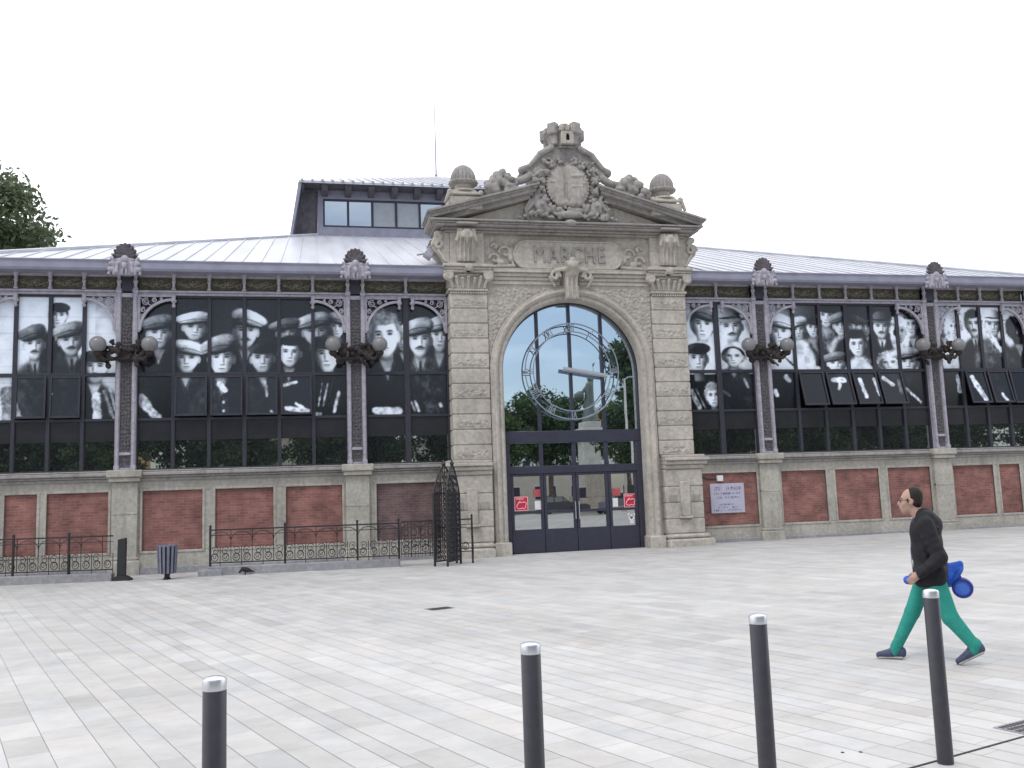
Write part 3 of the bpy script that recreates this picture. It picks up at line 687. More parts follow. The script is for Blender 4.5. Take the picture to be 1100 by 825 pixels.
# iron columns with pierced relief and a shell crest at the eaves
def scroll(c, r, turns, sgn, y, n=26, start=0.0, r1=.25):
    return [(c[0]+sgn*math.cos(start+2*PI*turns*i/n)*(r*(1-(1-r1)*i/n)), y, c[1]+math.sin(start+2*PI*turns*i/n)*(r*(1-(1-r1)*i/n))) for i in range(n+1)]
def iron_column(c):
    b=MB()
    for s in(-1,1):
        b.box(c+s*.15,c+s*.27,-.20,.1,2.80,7.72,.02); b.box(c+s*.165,c+s*.24,-.215,.05,2.9,7.6,.01)
        b.box(c+s*.14,c+s*.29,-.235,.1,7.69,7.80,.015); b.box(c+s*.14,c+s*.28,-.225,.1,2.792,2.93,.015)
        b.lathe([(.06,0),(.075,.02),(.05,.05),(.045,.16),(.065,.2),(.065,.25),(.045,.28),(.05,.36),(.085,.41),(.085,.46)],(c+s*.215,-.2,7.80),12)
    b.box(c-.15,c+.15,-.19,.05,3.20,3.28,.01); b.box(c-.15,c+.15,-.19,.05,7.58,7.70,.01); b.box(c-.15,c+.15,-.19,.05,2.80,2.86,.01)
    col=b.build('iron_column',M['iron_pale'],hall)
    b=MB(); b.box(c-.15,c+.15,-.13,.05,2.86,7.6)
    rr=random.Random(int(c*10))
    for z in np.arange(3.4,7.5,.105):
        for q in(-.075,.0,.075):
            b.ball((c+q+rr.uniform(-.015,.015),-.135,z+rr.uniform(-.03,.03)),(.034,.03,.042),6)
    for s in(-1,1): b.tube(scroll((c+s*.06,3.03),.055,1.2,s,-.135,14),.014,5)
    b.build('relief_panel',M['iron_relief'],col)
    b=MB(); b.box(c-.145,c+.145,-.21,.05,7.74,8.2); b.build('dark_niche',M['frame'],col,0)
    # crest
    y=-.60; z0=8.12; P=[]
    P+= [('b',(c,y+.04,z0+.18),(.26,.06,.2),.05),('e',(c,y+.02,z0+.36),(.30,.07,.14)),('e',(c,y-.03,z0+.42),(.10,.09,.12)),('e',(c,y-.05,z0+.24),(.07,.07,.10))]
    for s in(-1,1):
        P+= [('c',(c+s*.27,y,z0+.02),(c+s*.31,y,z0+.42),.05,.045),('s',(c+s*.37,y-.01,z0+.14),.075),('s',(c+s*.36,y-.01,z0+.30),.055),('s',(c+s*.34,y-.01,z0+.44),.05),('s',(c+s*.32,y-.01,z0+.56),.04),
             ('c',(c+s*.18,y-.05,z0+.30),(c+s*.20,y-.04,z0+.06),.035,.05),('s',(c+s*.40,y-.01,z0+.02),.05),('-s',(c+s*.10,y-.07,z0+.16),.05),('-s',(c+s*.31,y-.06,z0+.20),.032)]
        P+= [('c',(c+s*.05,y-.06,z0+.12),(c+s*.05,y-.06,z0-.02),.03,.025)]
    carve('crest',P,.022,M['iron_pale'],col,.02)
    P=[('e',(c,y+.05,z0+.50),(.31,.06,.36))]
    for i in range(9):
        a=PI*(i+.5)/9; P.append(('c',(c,y-.005,z0+.46),(c+.29*math.cos(a),y+.015,z0+.48+.37*math.sin(a)),.02,.05))
    carve('crest_shell',P,.02,M['iron_shell'],col,.012)
    # concealed bracket carrying crest over the gutter
    b=MB(); b.box(c-.12,c+.12,-.62,.1,8.16,8.22); b.build('crest_bracket',M['iron_pale'],col)
for c in cols: iron_column(c)

# frieze, gutter, balusters and corner brackets
def frieze(key,x0,x1,n):
    b=MB(); b.box(x0,x1,-.13,.2,7.66,7.725,.012); b.box(x0,x1,-.17,.2,7.727,7.79,.012); b.box(x0,x1,-.10,.2,8.18,8.27,.01)
    rail=b.build('frieze_rail',M['iron_pale'],hall)
    w=(x1-x0)/n
    for i in range(n):
        a,c=x0+i*w,x0+(i+1)*w
        b=MB(); b.box(a,c,-.04,.1,7.79,8.2); p=b.build('frieze_panel',M['frieze'],rail,0)
        b=MB(); m=(a+c)/2
        for s in(-1,1):
            for q in(.12,.30):
                if q*1.5<w/2+.2: b.tube(scroll((m+s*q*w/.95*1.05,7.99+.04*s*(1 if q<.2 else -1)),.075,1.3,s,-.052,14,PI*(q>.2)),.017,5)
            b.bar((m+s*.03,-.055,7.9),(m+s*w*.42,-.055,8.02),.03,.02)
        b.ball((m,-.05,8.0),(.06,.035,.06),8)
        for q in range(5): b.ball((m+.065*math.cos(q*PI/2.5),-.055,8.0+.065*math.sin(q*PI/2.5)),(.03,.02,.03),6)
        b.build('frieze_relief',M['frieze_gilt'],p)
    for i in range(0 if key=='x' else 1,n):
        x=x0+i*w
        b=MB(); b.lathe([(.05,0),(.065,.03),(.04,.07),(.035,.2),(.06,.24),(.045,.28),(.05,.36),(.085,.42),(.085,.47)],(x,-.16,7.79),12); b.build('baluster',M['iron_pale'],rail)
for k in bays: frieze(*k)
def bracket(xc, s, w):      # pierced quarter-arch bracket springing from a column at xc towards side s
    b=MB(); y=-.12; zt=7.66
    n=18; H=1.0
    inner=[(w*.98-(w*.98-.07)*math.sin(PI/2*t/n)*1.0, zt-.13-(H-.13)*(1-math.cos(PI/2*t/n))) for t in range(n+1)]
    # curved rib
    o=[]; q=[]
    for i,(x,z) in enumerate(inner):
        j0=inner[max(0,i-1)]; j1=inner[min(n,i+1)]; dx,dz=j1[0]-j0[0],j1[1]-j0[1]; L=math.hypot(dx,dz)
        o.append((xc+s*(x+ -dz/L*-.035),z+dx/L*-.035)); q.append((xc+s*(x- -dz/L*-.035),z-dx/L*-.035))
    b.prism(o+q[::-1],y-.05,y+.03)
    b.box(xc,xc+s*.075,y-.04,y+.03,zt-1.05,zt,.0); b.box(xc,xc+s*w,y-.042,y+.03,zt-.055,zt,.0)
    for (dx,dz,r) in ((.22,.19,.11),(.15,.42,.075),(.45,.14,.07),(.11,.60,.05),(.63,.11,.04)):
        if dx<w*.8: b.tube(scroll((xc+s*dx,zt-dz),r,1.5,s,y-.01,20,1.0,.3),.018,6)
    b.tube([(xc+s*.05,y,zt-.05),(xc+s*.2,y,zt-.2),(xc+s*.36,y,zt-.30)],.018,6)
    xp=xc+s*w
    b.box(xp-.05,xp+.05,y-.07,y+.05,zt-.16,zt+.02,.01)
    b.lathe([(.02,-.36),(.05,-.33),(.055,-.29),(.03,-.26),(.045,-.22),(.08,-.18),(.08,-.14)],(xp,y,zt),12)
    b.build('arch_bracket',M['iron_pale'],hall)
for key,x0,x1,n in bays:
    w=(x1-x0)/n*(1 if n>2 else .84)
    bracket(x0,1,w); bracket(x1,-1,w)

def roof():
    for lo,hi in((-17.1,-3.75),(3.75,17.1)):
        b=MB(); b.prism([(-.56,8.24),(-.60,8.30),(-.60,8.46),(-.64,8.52),(-.58,8.55),(.1,8.55),(.1,8.24)],lo,hi,'x')
        b.build('gutter',M['fascia'],hall,20)
    # metal roof: hipped up to the lantern
    m,nt,N,L,B=mat('pale_standing_seam_metal'); B.inputs['Roughness'].default_value=.38; B.inputs['Specular IOR Level'].default_value=.5; B.inputs['Metallic'].default_value=.0
    tc=N.new('ShaderNodeTexCoord'); no=N.new('ShaderNodeTexNoise'); no.inputs['Scale'].default_value=.8; no.inputs['Detail'].default_value=7
    mp=N.new('ShaderNodeMapping'); mp.inputs['Scale'].default_value=(2.2,.25,.25); L.new(tc.outputs['Object'],mp.inputs[0]); L.new(mp.outputs[0],no.inputs[0])
    r=N.new('ShaderNodeValToRGB'); r.color_ramp.elements[0].position=.3; r.color_ramp.elements[1].position=.7; r.color_ramp.elements[0].color=(.40,.41,.46,1); r.color_ramp.elements[1].color=(.54,.55,.60,1); L.new(no.outputs['Fac'],r.inputs[0]); L.new(r.outputs[0],B.inputs['Base Color'])
    M['roof']=m
    XE,YE,ZE=17.1,-.58,8.53; XL,YL,ZL=7.4,12.0,13.02; YB,YLB=57.5,44.0
    b=MB(); t=.08
    A=[(-XE,YE,ZE),(XE,YE,ZE),(XE,YB,ZE),(-XE,YB,ZE)]; C=[(-XL,YL,ZL),(XL,YL,ZL),(XL,YLB,ZL),(-XL,YLB,ZL)]
    for i in range(4):
        b.poly([A[i],A[(i+1)%4],C[(i+1)%4],C[i]])
    b.poly(C)
    # seams on the front slope
    sl=(ZL-ZE)/(YL-YE); ang=math.atan(sl)
    x=-XE+.25
    while x<XE:
        yt = YL if abs(x)<=XL else YE+(XE-abs(x))/(XE-XL)*(YL-YE)
        if abs(x)<4.1: y0=1.6
        else: y0=YE
        if yt-y0>.3:
            Lg=(yt-y0)/math.cos(ang)
            Mx=Matrix.Translation((x,y0,ZE+(y0-YE)*sl))@Matrix.Rotation(ang,4,'X'); b.box(-.02,.02,0,Lg,-.01,.028,0,Mx)
        x+=.52
    # hip caps
    for s in(-1,1): b.tube([(s*XE,YE,ZE+.03),(s*XL,YL,ZL+.03)],.07,6)
    ro=b.build('roof',m,hall,20)
    # lantern
    b=MB(); b.box(-7.36,7.36,12.0,44,12.9,13.42,.02); b.box(-7.36,-7.14,12.0,44,13.4,15.0); b.box(7.14,7.36,12,44,13.4,15.0); b.box(-7.36,7.36,12.001,12.2,14.66,15.1); b.box(-7.3,7.3,12.25,12.4,13.3,14.9)
    lw=b.build('lantern_wall',M['fascia'],hall)
    xs=-7.12; i=0
    while xs<7.0:
        b=MB(); w=1.03
        b.box(xs,xs+w,12.04,12.12,13.42,13.50); b.box(xs,xs+w,12.04,12.12,14.58,14.66); b.box(xs,xs+.05,12.04,12.12,13.5,14.58); b.box(xs+w-.05,xs+w,12.04,12.12,13.5,14.58)
        f=b.build('lantern_window',M['door_frame'],lw)
        b=MB(); b.box(xs+.05,xs+w-.05,12.08,12.11,13.5,14.58); b.build('glass_pane',[M['glass_lantern'],M['glass_lantern2']][(i in(2,3))],lw,0)
        xs+=w; i+=1
    # lantern roof: low pyramid with deep eaves and scalloped rafter ends
    b=MB(); ze=15.06; e=[(-8.15,11.2),(8.15,11.2),(8.15,44.8),(-8.15,44.8)]; ap=(0,28,21.6)
    for i in range(4): b.poly([(*e[i],ze+.10),(*e[(i+1)%4],ze+.10),ap])
    for i in range(4): b.poly([(*e[i],ze+.10),(*e[i],ze),(*e[(i+1)%4],ze),(*e[(i+1)%4],ze+.10)])
    x=-8.0
    while x<8.1:
        f=1-abs(x)/8.15; yt=11.2+f*16.8; Lg=math.hypot(yt-11.2,f*6.44); 
        Mx=Matrix.Translation((x,11.2,ze+.10))@Matrix.Rotation(math.atan2(6.44,16.8),4,'X'); b.box(-.05,.05,-.04,Lg,-.02,.07,0,Mx); x+=.42
    b.build('lantern_roof',m,hall,20)
    b=MB(); b.poly([(-8.1,11.25,ze-.01),(8.1,11.25,ze-.01),(8.1,12.05,ze-.03),(-8.1,12.05,ze-.03)])
    b.poly([(-8.1,11.25,ze-.01),(-8.1,44,ze-.01),(-7.3,44,ze-.03),(-7.3,12.05,ze-.03)])
    x=-8.05
    while x<8.1: b.prism([(11.3,ze-.01),(11.3,ze-.10),(11.45,ze-.22),(11.75,ze-.30),(12.02,ze-.32),(12.02,ze-.01)],x-.13,x+.13,'x'); x+=.98
    b.build('lantern_eaves',M['eaves'],hall,30)
    # raking side screens at the ends of the lantern
    for s in(-1,1):
        b=MB(); b.prism([(s*8.15,15.12),(s*8.52,12.75),(s*8.42,12.75),(s*8.03,15.02)],11.22,13.2)
        b.build('lantern_side_screen',M['fascia'],hall,20)
        b=MB(); b.prism([(s*8.0,15.0),(s*8.36,12.8),(s*7.5,12.8),(s*7.5,15.0)],11.9,12.02); b.build('lantern_cheek',M['eaves'],hall,20)
M['eaves']=plain('dark_eaves_timber',(.10,.095,.11),.7,0,.3,.25,6)  # dark colour for the lantern's undersides and cheeks
M['glass_lantern2']=plain('frosted_lantern_glass',(.40,.43,.46),.3,0,.5,.06)
roof()
mast=thing('roof_mast','thin pale lightning mast at the peak of the raised lantern roof','mast',(0,28,21.5))
b=MB(); b.lathe([(.10,-.1),(.10,.25),(.06,.3)],(0,0,0),8); b.tube([(0,0,.2),(0,0,2.4),(0,0,5.0)],[.045,.035,.02],6); b.build('mast_rod',M['mast'] if 'mast' in M else M['fascia'],mast)
# ------------------------------------------------------------------ carved stone portal
YF=-.6
def portal():
    b=MB()
    b.box(-3.72,3.72,-.42,.9,7.95,9.62,.01)                                  # frieze wall
    arc=[(2.5*math.cos(a),5.4+2.5*math.sin(a)) for a in np.linspace(PI,0,49)]
    b.prism([(-2.62,5.4)]+arc+[(2.62,5.4),(2.62,8.02),(-2.62,8.02)],-.5,.4)
    for s in(-1,1): b.box(s*2.5,s*2.62,-.5,.4,-.4,5.4,0)
    b.prism([(-3.75,9.85),(3.75,9.85),(1.02,10.68),(.8,12.2),(-.8,12.2),(-1.02,10.68)],-.46,.5)   # tympanum
    core=b.build('stone_portal',M['stone'],hall)
    # spandrels with dimpled dressing
    for s in(-1,1):
        b=MB(); a2=[(s*2.56*math.cos(a),5.4+2.56*math.sin(a)) for a in np.linspace(.12,PI/2-.22,22)]
        b.prism(a2+[(s*.6,7.93),(s*2.56,7.93)],-.53,-.45)
        b.build('spandrel',M['stone_rough'],core)
    # archivolt and jambs in one moulding
    path=[(-2.15,z,-1,0) for z in np.linspace(0,5.4,8)]+[(2.15*math.cos(a),5.4+2.15*math.sin(a),math.cos(a),math.sin(a)) for a in np.linspace(PI,0,61)[1:-1]]+[(2.15,z,1,0) for z in np.linspace(5.4,0,8)]
    path=[(x,z,nx,nz) for x,z,nx,nz in path]
    prof=[(0,.1),(0,-.50),(.02,-.56),(.06,-.60),(.13,-.60),(.14,-.585),(.16,-.585),(.175,-.64),(.21,-.68),(.26,-.70),(.30,-.69),(.315,-.66),(.315,-.62),(.34,-.60),(.38,-.60),(.40,-.57),(.40,-.4)]
    b=MB(); b.sweep(prof,path); b.build('archivolt',M['stone'],core,30)
    for s in(-1,1):
        b=MB(); b.box(s*2.10,s*2.60,-.74,.05,-.4,.42,.03); b.build('jamb_base',M['stone'],core)
    # banded piers
    for s in(-1,1):
        b=MB(); x0,x1=(2.57,3.70)
        z=2.80; k=0; hts=[]
        while z<7.6: 
            h=.447; b.box(s*x0,s*x1,YF,.5,z+.012,z+h-.012,.022); hts.append((z,h)); z+=h
        b.box(s*(x0+.03),s*(x1-.03),YF+.035,.5,2.8,7.8)
        p=b.build('pier',M['stone'],core)
        for i,(z,h) in enumerate(hts):
            if i%2==0: b=MB(); b.box(s*(x0+.09),s*(x1-.09),YF-.008,YF+.1,z+.07,z+h*.62,.01); b.build('dressed_band',M['stone_rough'],p)
        b=MB()
        for i in range(15):
            x=x0+.05+i*(x1-x0-.1)/14; b.box(s*(x-.024),s*(x+.024),YF-.045,YF,7.70,7.755,.008)
        b.build('bead_row',M['stone'],p)
        # pedestal
        b=MB(); a0,a1=2.62,3.84
        b.box(s*a0,s*(a1+.22),-.98,.3,-.4,.30,.05); b.box(s*a0,s*(a1+.12),-.88,.3,.302,.44,.05)
        for z0,z1 in((.46,.88),(.90,1.36),(1.38,1.84),(1.86,2.36)): b.box(s*a0,s*a1,-.76,.3,z0,z1,.022)
        b.box(s*(a0+.03),s*(a1-.03),-.73,.3,.4,2.45)
        b.box(s*a0,s*(a1+.06),-.80,.3,2.38,2.50,.02); b.box(s*a0,s*(a1+.14),-.88,.3,2.502,2.62,.025); b.box(s*a0,s*(a1+.20),-.94,.3,2.622,2.72,.02); b.box(s*a0,s*(a1+.08),-.84,.3,2.722,2.80,.015)
        pd=b.build('pedestal',M['stone'],core)
        m=(a0+a1)/2; b=MB(); b.box(s*(m-.15),s*(m+.15),-.86,-.7,.98,2.0,.02); b.box(s*(m-.2),s*(m+.2),-.88,-.7,.90,.975,.015)
        b.build('raised_tablet',M['stone'],pd)
        for q in(-1,1): b=MB(); b.box(s*m+q*.24,s*m+q*.50,-.775,-.7,1.40,1.60,.01); b.build('side_notch',M['stone_dark'],pd)
        # capital
        xm=(x0+x1)/2
        b=MB(); b.box(s*(x0-.02),s*(x1+.04),YF-.05,.4,7.78,7.86,.02); b.box(s*(x0+.02),s*(x1-.02),YF-.03,.4,7.862,8.36,.02); b.box(s*(x0-.12),s*(x1+.16),YF-.2,.4,8.40,8.47,.02); b.box(s*(x0-.16),s*(x1+.20),YF-.25,.4,8.472,8.56,.02)
        cp=b.build('capital',M['stone'],core)
        P=[]
        for q in(-1,1):
            cx=s*xm+q*.60
            for i in range(16):
                a=2.4*PI*i/16; r=.155*(1-.7*i/16); P.append(('s',(cx+q*r*math.cos(a+.8),YF-.14,8.22+r*math.sin(a+.8)),.045))
            P.append(('e',(cx,YF-.10,8.22),(.16,.07,.16)))
            P.append(('c',(s*xm+q*.08,YF-.1,8.36),(s*xm+q*.5,YF-.13,8.36),.04,.05))
        for i in range(7):
            x=s*xm+(i-3)*.155; P.append(('c',(x,YF-.04,7.88),(x+(i-3)*.03,YF-.10,8.12+.05*(i%2)),.035,.055)); P.append(('s',(x+(i-3)*.03,YF-.15,8.13+.05*(i%2)),.045))
        P+= [('e',(s*xm,YF-.22,8.46),(.12,.08,.12)),('s',(s*xm-.1,YF-.17,8.40),.05),('s',(s*xm+.1,YF-.17,8.40),.05),('c',(s*xm-.3,YF-.06,8.26),(s*xm+.3,YF-.06,8.26),.03,.03)]
        carve('capital_carving',P,.024,M['stone'],cp,.02)
        # upper pilaster and console under the cornice
        b=MB(); b.box(s*(x0+.05),s*(x1-.05),YF+.02,.4,8.562,9.62,.015); b.box(s*(x0+.02),s*(x1-.0),YF-.02,.4,8.562,8.66,.02); b.build('upper_pilaster',M['stone'],core)
        b=MB(); xc=s*3.18
        pts=[(YF+.05,8.68),(YF-.06,8.68),(YF-.10,8.78),(YF-.08,8.95),(YF-.11,9.1),(YF-.19,9.25),(YF-.27,9.38),(YF-.30,9.5),(YF-.28,9.60),(YF+.05,9.62)]
        b.prism(pts,xc-.27,xc+.27,'x')
        for q in(-.18,-.06,.06,.18): b.tube([(xc+q,a-.01,z) for a,z in pts[1:9]],.035,6)
        cn=b.build('console',M['stone'],core,50)
        P=[('e',(xc,YF-.28,9.44),(.22,.10,.14)),('e',(xc,YF-.34,9.48),(.09,.07,.10)),('c',(xc-.22,YF-.26,9.5),(xc-.28,YF-.2,9.28),.05,.06),('c',(xc+.22,YF-.26,9.5),(xc+.28,YF-.2,9.28),.05,.06),('s',(xc-.12,YF-.32,9.36),.06),('s',(xc+.12,YF-.32,9.36),.06),('c',(xc,YF-.3,9.36),(xc,YF-.24,9.18),.07,.03)]
        carve('leaf_mask',P,.022,M['stone'],cn,.025)
        # flanking volute on the outer edge
        b=MB(); b.prism([(s*3.66,8.60),(s*3.80,8.62),(s*3.98,8.88),(s*4.14,9.05),(s*4.18,9.22),(s*4.05,9.36),(s*4.0,9.45),(s*4.05,9.6),(s*3.66,9.62)],YF+.06,.2)
        v=b.build('flanking_volute',M['stone'],core)
        P=[]
        for i in range(20):
            a=2.6*PI*i/20; r=.17*(1-.75*i/20); P.append(('s',(s*(4.0+r*math.cos(a)),YF+.02,9.2+r*math.sin(a)),.05))
        P+= [('c',(s*3.98,YF+.03,9.0),(s*3.78,YF+.03,8.68),.05,.04),('e',(s*4.0,YF+.0,9.5),(.12,.10,.10)),('s',(s*3.9,YF,9.42),.07)]
        carve('volute_carving',P,.025,M['stone'],v,.02)
    # architrave under the inscription
    b=MB(); 
    for s in(-1,1):
        for z0,z1,y in((8.02,8.14,-.55),(8.142,8.25,-.585),(8.252,8.36,-.63),(8.362,8.44,-.69),(8.442,8.49,-.66)): b.box(s*.30,s*2.6,y,0,z0,z1,.014)
    b.build('architrave',M['stone'],core)
    # keystone
    b=MB(); b.prism([(-.62,7.52),(-.78,7.56),(-.80,7.75),(-.76,8.0),(-.80,8.25),(-.92,8.36),(-.98,8.45),(-.9,8.54),(-.5,8.56),(-.5,7.52)],-.20,.20,'x')
    for q in(-.13,0,.13): b.tube([(q,-.785,7.6),(q,-.805,7.75),(q,-.765,8.0),(q,-.80,8.22)],.035,6)
    ks=b.build('keystone',M['stone'],core,50)
    P=[]
    for q in(-1,1):
        for i in range(18):
            a=2.3*PI*i/18; r=.16*(1-.7*i/18); P.append(('s',(q*(.50-r*math.cos(a)),-.74,8.26+r*math.sin(a)),.05))
        P+= [('c',(q*.2,-.86,8.45),(q*.5,-.76,8.43),.07,.05),('c',(q*.66,-.72,8.2),(q*.52,-.70,7.95),.05,.03)]
    P+= [('e',(0,-.95,8.56),(.17,.10,.13)),('s',(-.14,-.93,8.62),.07),('s',(.14,-.93,8.62),.07),('e',(0,-.95,8.70),(.09,.08,.10))]
    carve('keystone_leaves',P,.024,M['stone'],ks,.02)
    # cartouche with the inscription
    b=MB(); pts=[]
    for s in(-1,1):
        for a in np.linspace(-PI/2,PI/2,11)[::1]: pts.append((s*(1.32+.38*math.cos(a)),8.95+s*.42*math.sin(a)))
    b.prism(pts,-.54,-.40); ct=b.build('cartouche',M['stone'],core)
    b=MB(); b.tube([(x*1.0,-.54,z) for x,z in pts],.038,6,True); b.build('cartouche_rim',M['stone'],ct)
    fc=bpy.data.curves.new('inscription','FONT'); fc.body='MARCHE'; fc.size=.62; fc.align_x='CENTER'; fc.extrude=.028; fc.bevel_depth=.006; fc.space_character=1.12
    fo=bpy.data.objects.new('tmp',fc); COL.objects.link(fo); dg=bpy.context.evaluated_depsgraph_get(); me=bpy.data.meshes.new_from_object(fo.evaluated_get(dg)); bpy.data.objects.remove(fo)
    me.transform(Matrix.Translation((0.03,-.553,8.73))@Matrix.Rotation(PI/2,4,'X')@Matrix.Diagonal((.86,1.12,1,1))); me.name='inscription'; me.materials.clear(); me.materials.append(M['stone_dark']); add('inscription',me,ct)
    for s in(-1,1):
        P=[]
        for (cx,cz,r0,t) in((1.95,9.03,.20,1.8),(2.28,8.82,.17,1.8),(2.28,9.2,.10,1.5)):
            for i in range(20):
                a=t*PI*i/20; r=r0*(1-.65*i/20); P.append(('s',(s*(cx+r*math.cos(a)),-.46,cz+r*math.sin(a)),.045))
        P+= [('c',(s*1.68,-.46,8.62),(s*2.4,-.46,8.58),.05,.05),('c',(s*1.74,-.46,9.15),(s*1.72,-.46,8.7),.06,.05),('e',(s*2.1,-.47,8.72),(.13,.07,.1)),('e',(s*1.8,-.48,8.85),(.08,.07,.12))]
        carve('cartouche_scroll',P,.024,M['stone'],ct,.02)
    # main cornice
    b=MB(); 
    for z0,z1,y,x in((9.56,9.63,-.64,3.80),(9.632,9.70,-.72,3.90),(9.702,9.77,-.88,4.10),(9.772,9.82,-.93,4.17),(9.822,9.88,-1.0,4.27)):
        b.box(-x,x,y,.6,z0,z1,.018)
    for s in(-1,1):
        b.box(s*2.85,s*3.5,-1.04,-.5,9.705,9.77,.015)
    b.build('cornice',M['stone_dark'],core)
    # raking cornices of the broken pediment
    for s in(-1,1):
        b=MB(); m=.285
        f=lambda x: 9.80+(4.27-x)*m
        for x0,x1,a,c,y in((1.12,4.22,-.04,.09,-.72),(1.02,4.27,.092,.19,-.92),(.98,4.31,.192,.25,-.98),(.94,4.36,.252,.31,-1.06)):
            b.prism([(s*x1,f(x1)+a),(s*x0,f(x0)+a),(s*x0,f(x0)+c),(s*x1,f(x1)+c)],y,.45)
        b.build('raking_cornice',M['stone_dark'],core,20)
        # pine cone finial
        xc=s*3.17
        b=MB(); b.box(xc-.5,xc+.5,-.85,.1,10.22,10.62,.04); b.box(xc-.36,xc+.36,-.82,-.02,10.62,10.80,.04)
        b.lathe([(.42,0),(.42,.05),(.30,.09),(.24,.16),(.26,.24)],(xc,-.45,10.80),20)
        fp=b.build('finial_pedestal',M['stone'],core)
        P=[('c',(xc+s*.5,-.8,10.66),(xc+s*.60,-.8,10.42),.07,.05),('s',(xc+s*.46,-.8,10.74),.09),('s',(xc-s*.46,-.8,10.72),.09),('c',(xc-.46,-.84,10.68),(xc+.46,-.84,10.68),.045,.045)]
        carve('finial_scroll',P,.025,M['stone'],fp,.02)
        b=MB(); b.lathe([(.20,0),(.36,.03),(.40,.07),(.40,.12),(.33,.15),(.34,.22),(.33,.32),(.29,.44),(.22,.55),(.12,.63),(.03,.665)],(xc,-.45,11.03),72,ribs=18,rib=.13)
        b.build('pine_cone',M['stone_dark'],fp,60)
    # crest: scrolled frame, medallion, garland
    b=MB()
    prof=[(-.50,12.32),(-.80,12.16),(-1.02,11.92),(-1.20,11.68),(-1.36,11.62),(-1.30,11.50),(-1.08,11.48),(-1.0,11.3),(-1.05,10.9),(-1.35,10.35),(-1.3,9.98)]
    b.prism(prof+[(-x,z) for x,z in prof[::-1]],-.72,.25)
    fr=b.build('scrolled_frame',M['stone_dark'],core,30)
    P=[]
    for s in(-1,1):
        P+= [('s',(s*1.36,-.55,11.58),.13),('c',(s*.45,-.74,12.27),(s*.82,-.76,12.06),.10,.09),('c',(s*.82,-.76,12.06),(s*1.16,-.74,11.66),.09,.07),('c',(s*1.16,-.74,11.66),(s*1.36,-.66,11.58),.07,.1)]
        for i in range(9):
            a=PI*(.08+i*.115); r=.84
            for q in range(6):
                a_=a+random.uniform(-.09,.09); r_=r+random.uniform(-.09,.12); P.append(('e',(s*r_*math.sin(a_)*.98,-.80-.10*random.random(),11.02+r_*.95*math.cos(a_)),(random.uniform(.03,.08),.05,random.uniform(.03,.09)),random.uniform(-1.5,1.5)))
            P.append(('s',(s*(r+.1)*math.sin(a+.05),-.80,11.02+(r+.06)*math.cos(a+.05)),.07)); P.append(('s',(s*(r-.06)*math.sin(a+.08),-.88,11.0+(r-.04)*math.cos(a+.08)),.05))
        for i in range(7):
            P.append(('s',(s*(.35+i*.17),-.78-.03*(i%2),10.28-.035*i+.05*(i%2)),.11-.008*i)); P.append(('s',(s*(.5+i*.17),-.72,10.16-.02*i),.09-.006*i))
        P+= [('e',(s*.86,-.80,10.4),(.20,.12,.20)),('s',(s*.86,-.93,10.42),.07),('c',(s*1.0,-.72,10.62),(s*1.25,-.70,10.30),.10,.07)]
    P+= [('e',(0,-.86,10.12),(.45,.12,.12)),('s',(-.18,-.96,10.08),.08),('s',(.2,-.96,10.1),.08),('e',(0,-.92,9.86),(.2,.10,.10))]
    for i in range(70):
        x=random.uniform(-1.25,1.25); z=10.02+random.random()*(.55-.32*abs(x)); P.append(('e',(x,-.78-.10*random.random(),z),(random.uniform(.04,.10),.06,random.uniform(.03,.09)),random.uniform(-1.5,1.5)))
    for i in range(110):
        s=random.choice((-1,1)); z=random.uniform(10.25,11.9); w=1.30-.25*abs(z-10.4)-.2*max(0,z-11.3); x=random.uniform(.72 if z>10.5 and z<11.6 else .2,max(.75,w)); P.append(('e',(s*x,-.72-.07*random.random(),z),(random.uniform(.03,.09),.05,random.uniform(.03,.10)),random.uniform(-1.5,1.5)))
    carve('garland',P,.022,M['stone_dark'],fr,.02)
    P=[('e',(0,-.78,11.05),(.66,.17,.70)),('b',(0,-.84,10.72),(.44,.10,.34),.12)]
    P+= [('-c',(-.10,-1.0,11.62),(-.10,-.98,10.62),.09,.08),('c',(-.02,-.94,11.6),(-.02,-.94,10.6),.03,.03),('c',(-.56,-.90,11.15),(.56,-.90,11.12),.022,.022),('c',(.10,-.93,11.32),(.45,-.89,11.36),.05,.05),('c',(.12,-.94,11.0),(.44,-.90,11.02),.035,.035),('c',(.42,-.9,11.3),(.44,-.9,10.7),.03,.03)]
    for i in range(40):
        a=2*PI*i/40; P.append(('s',(.66*math.cos(a),-.80,11.05+.70*math.sin(a)),.045))
    carve('medallion',P,.02,M['stone_mid'],fr,.015)
    # fruit baskets on the rakes and the swags that tie them to the crest
    for s in(-1,1):
        P=[]; rr=random.Random(3 if s<0 else 5)
        for i in range(46):
            u=rr.random(); x=1.62+.95*u; top=11.42-.62*abs(u-.42)**1.3*1.6; bot=10.28+(4.27-x)*.285-.35
            z=bot+.15+(top-bot-.15)*rr.random()**.8; P.append(('e',(s*x,-.70-.18*rr.random(),z),(rr.uniform(.08,.15),rr.uniform(.07,.12),rr.uniform(.08,.15))))
        P+= [('e',(s*2.05,-.6,11.0),(.40,.2,.32)),('s',(s*2.02,-.7,11.42),.12),('s',(s*2.2,-.68,11.36),.11),('s',(s*1.84,-.68,11.33),.11)]
        carve('fruit_basket',P,.028,M['stone_dark'],core,.018)
        P=[]
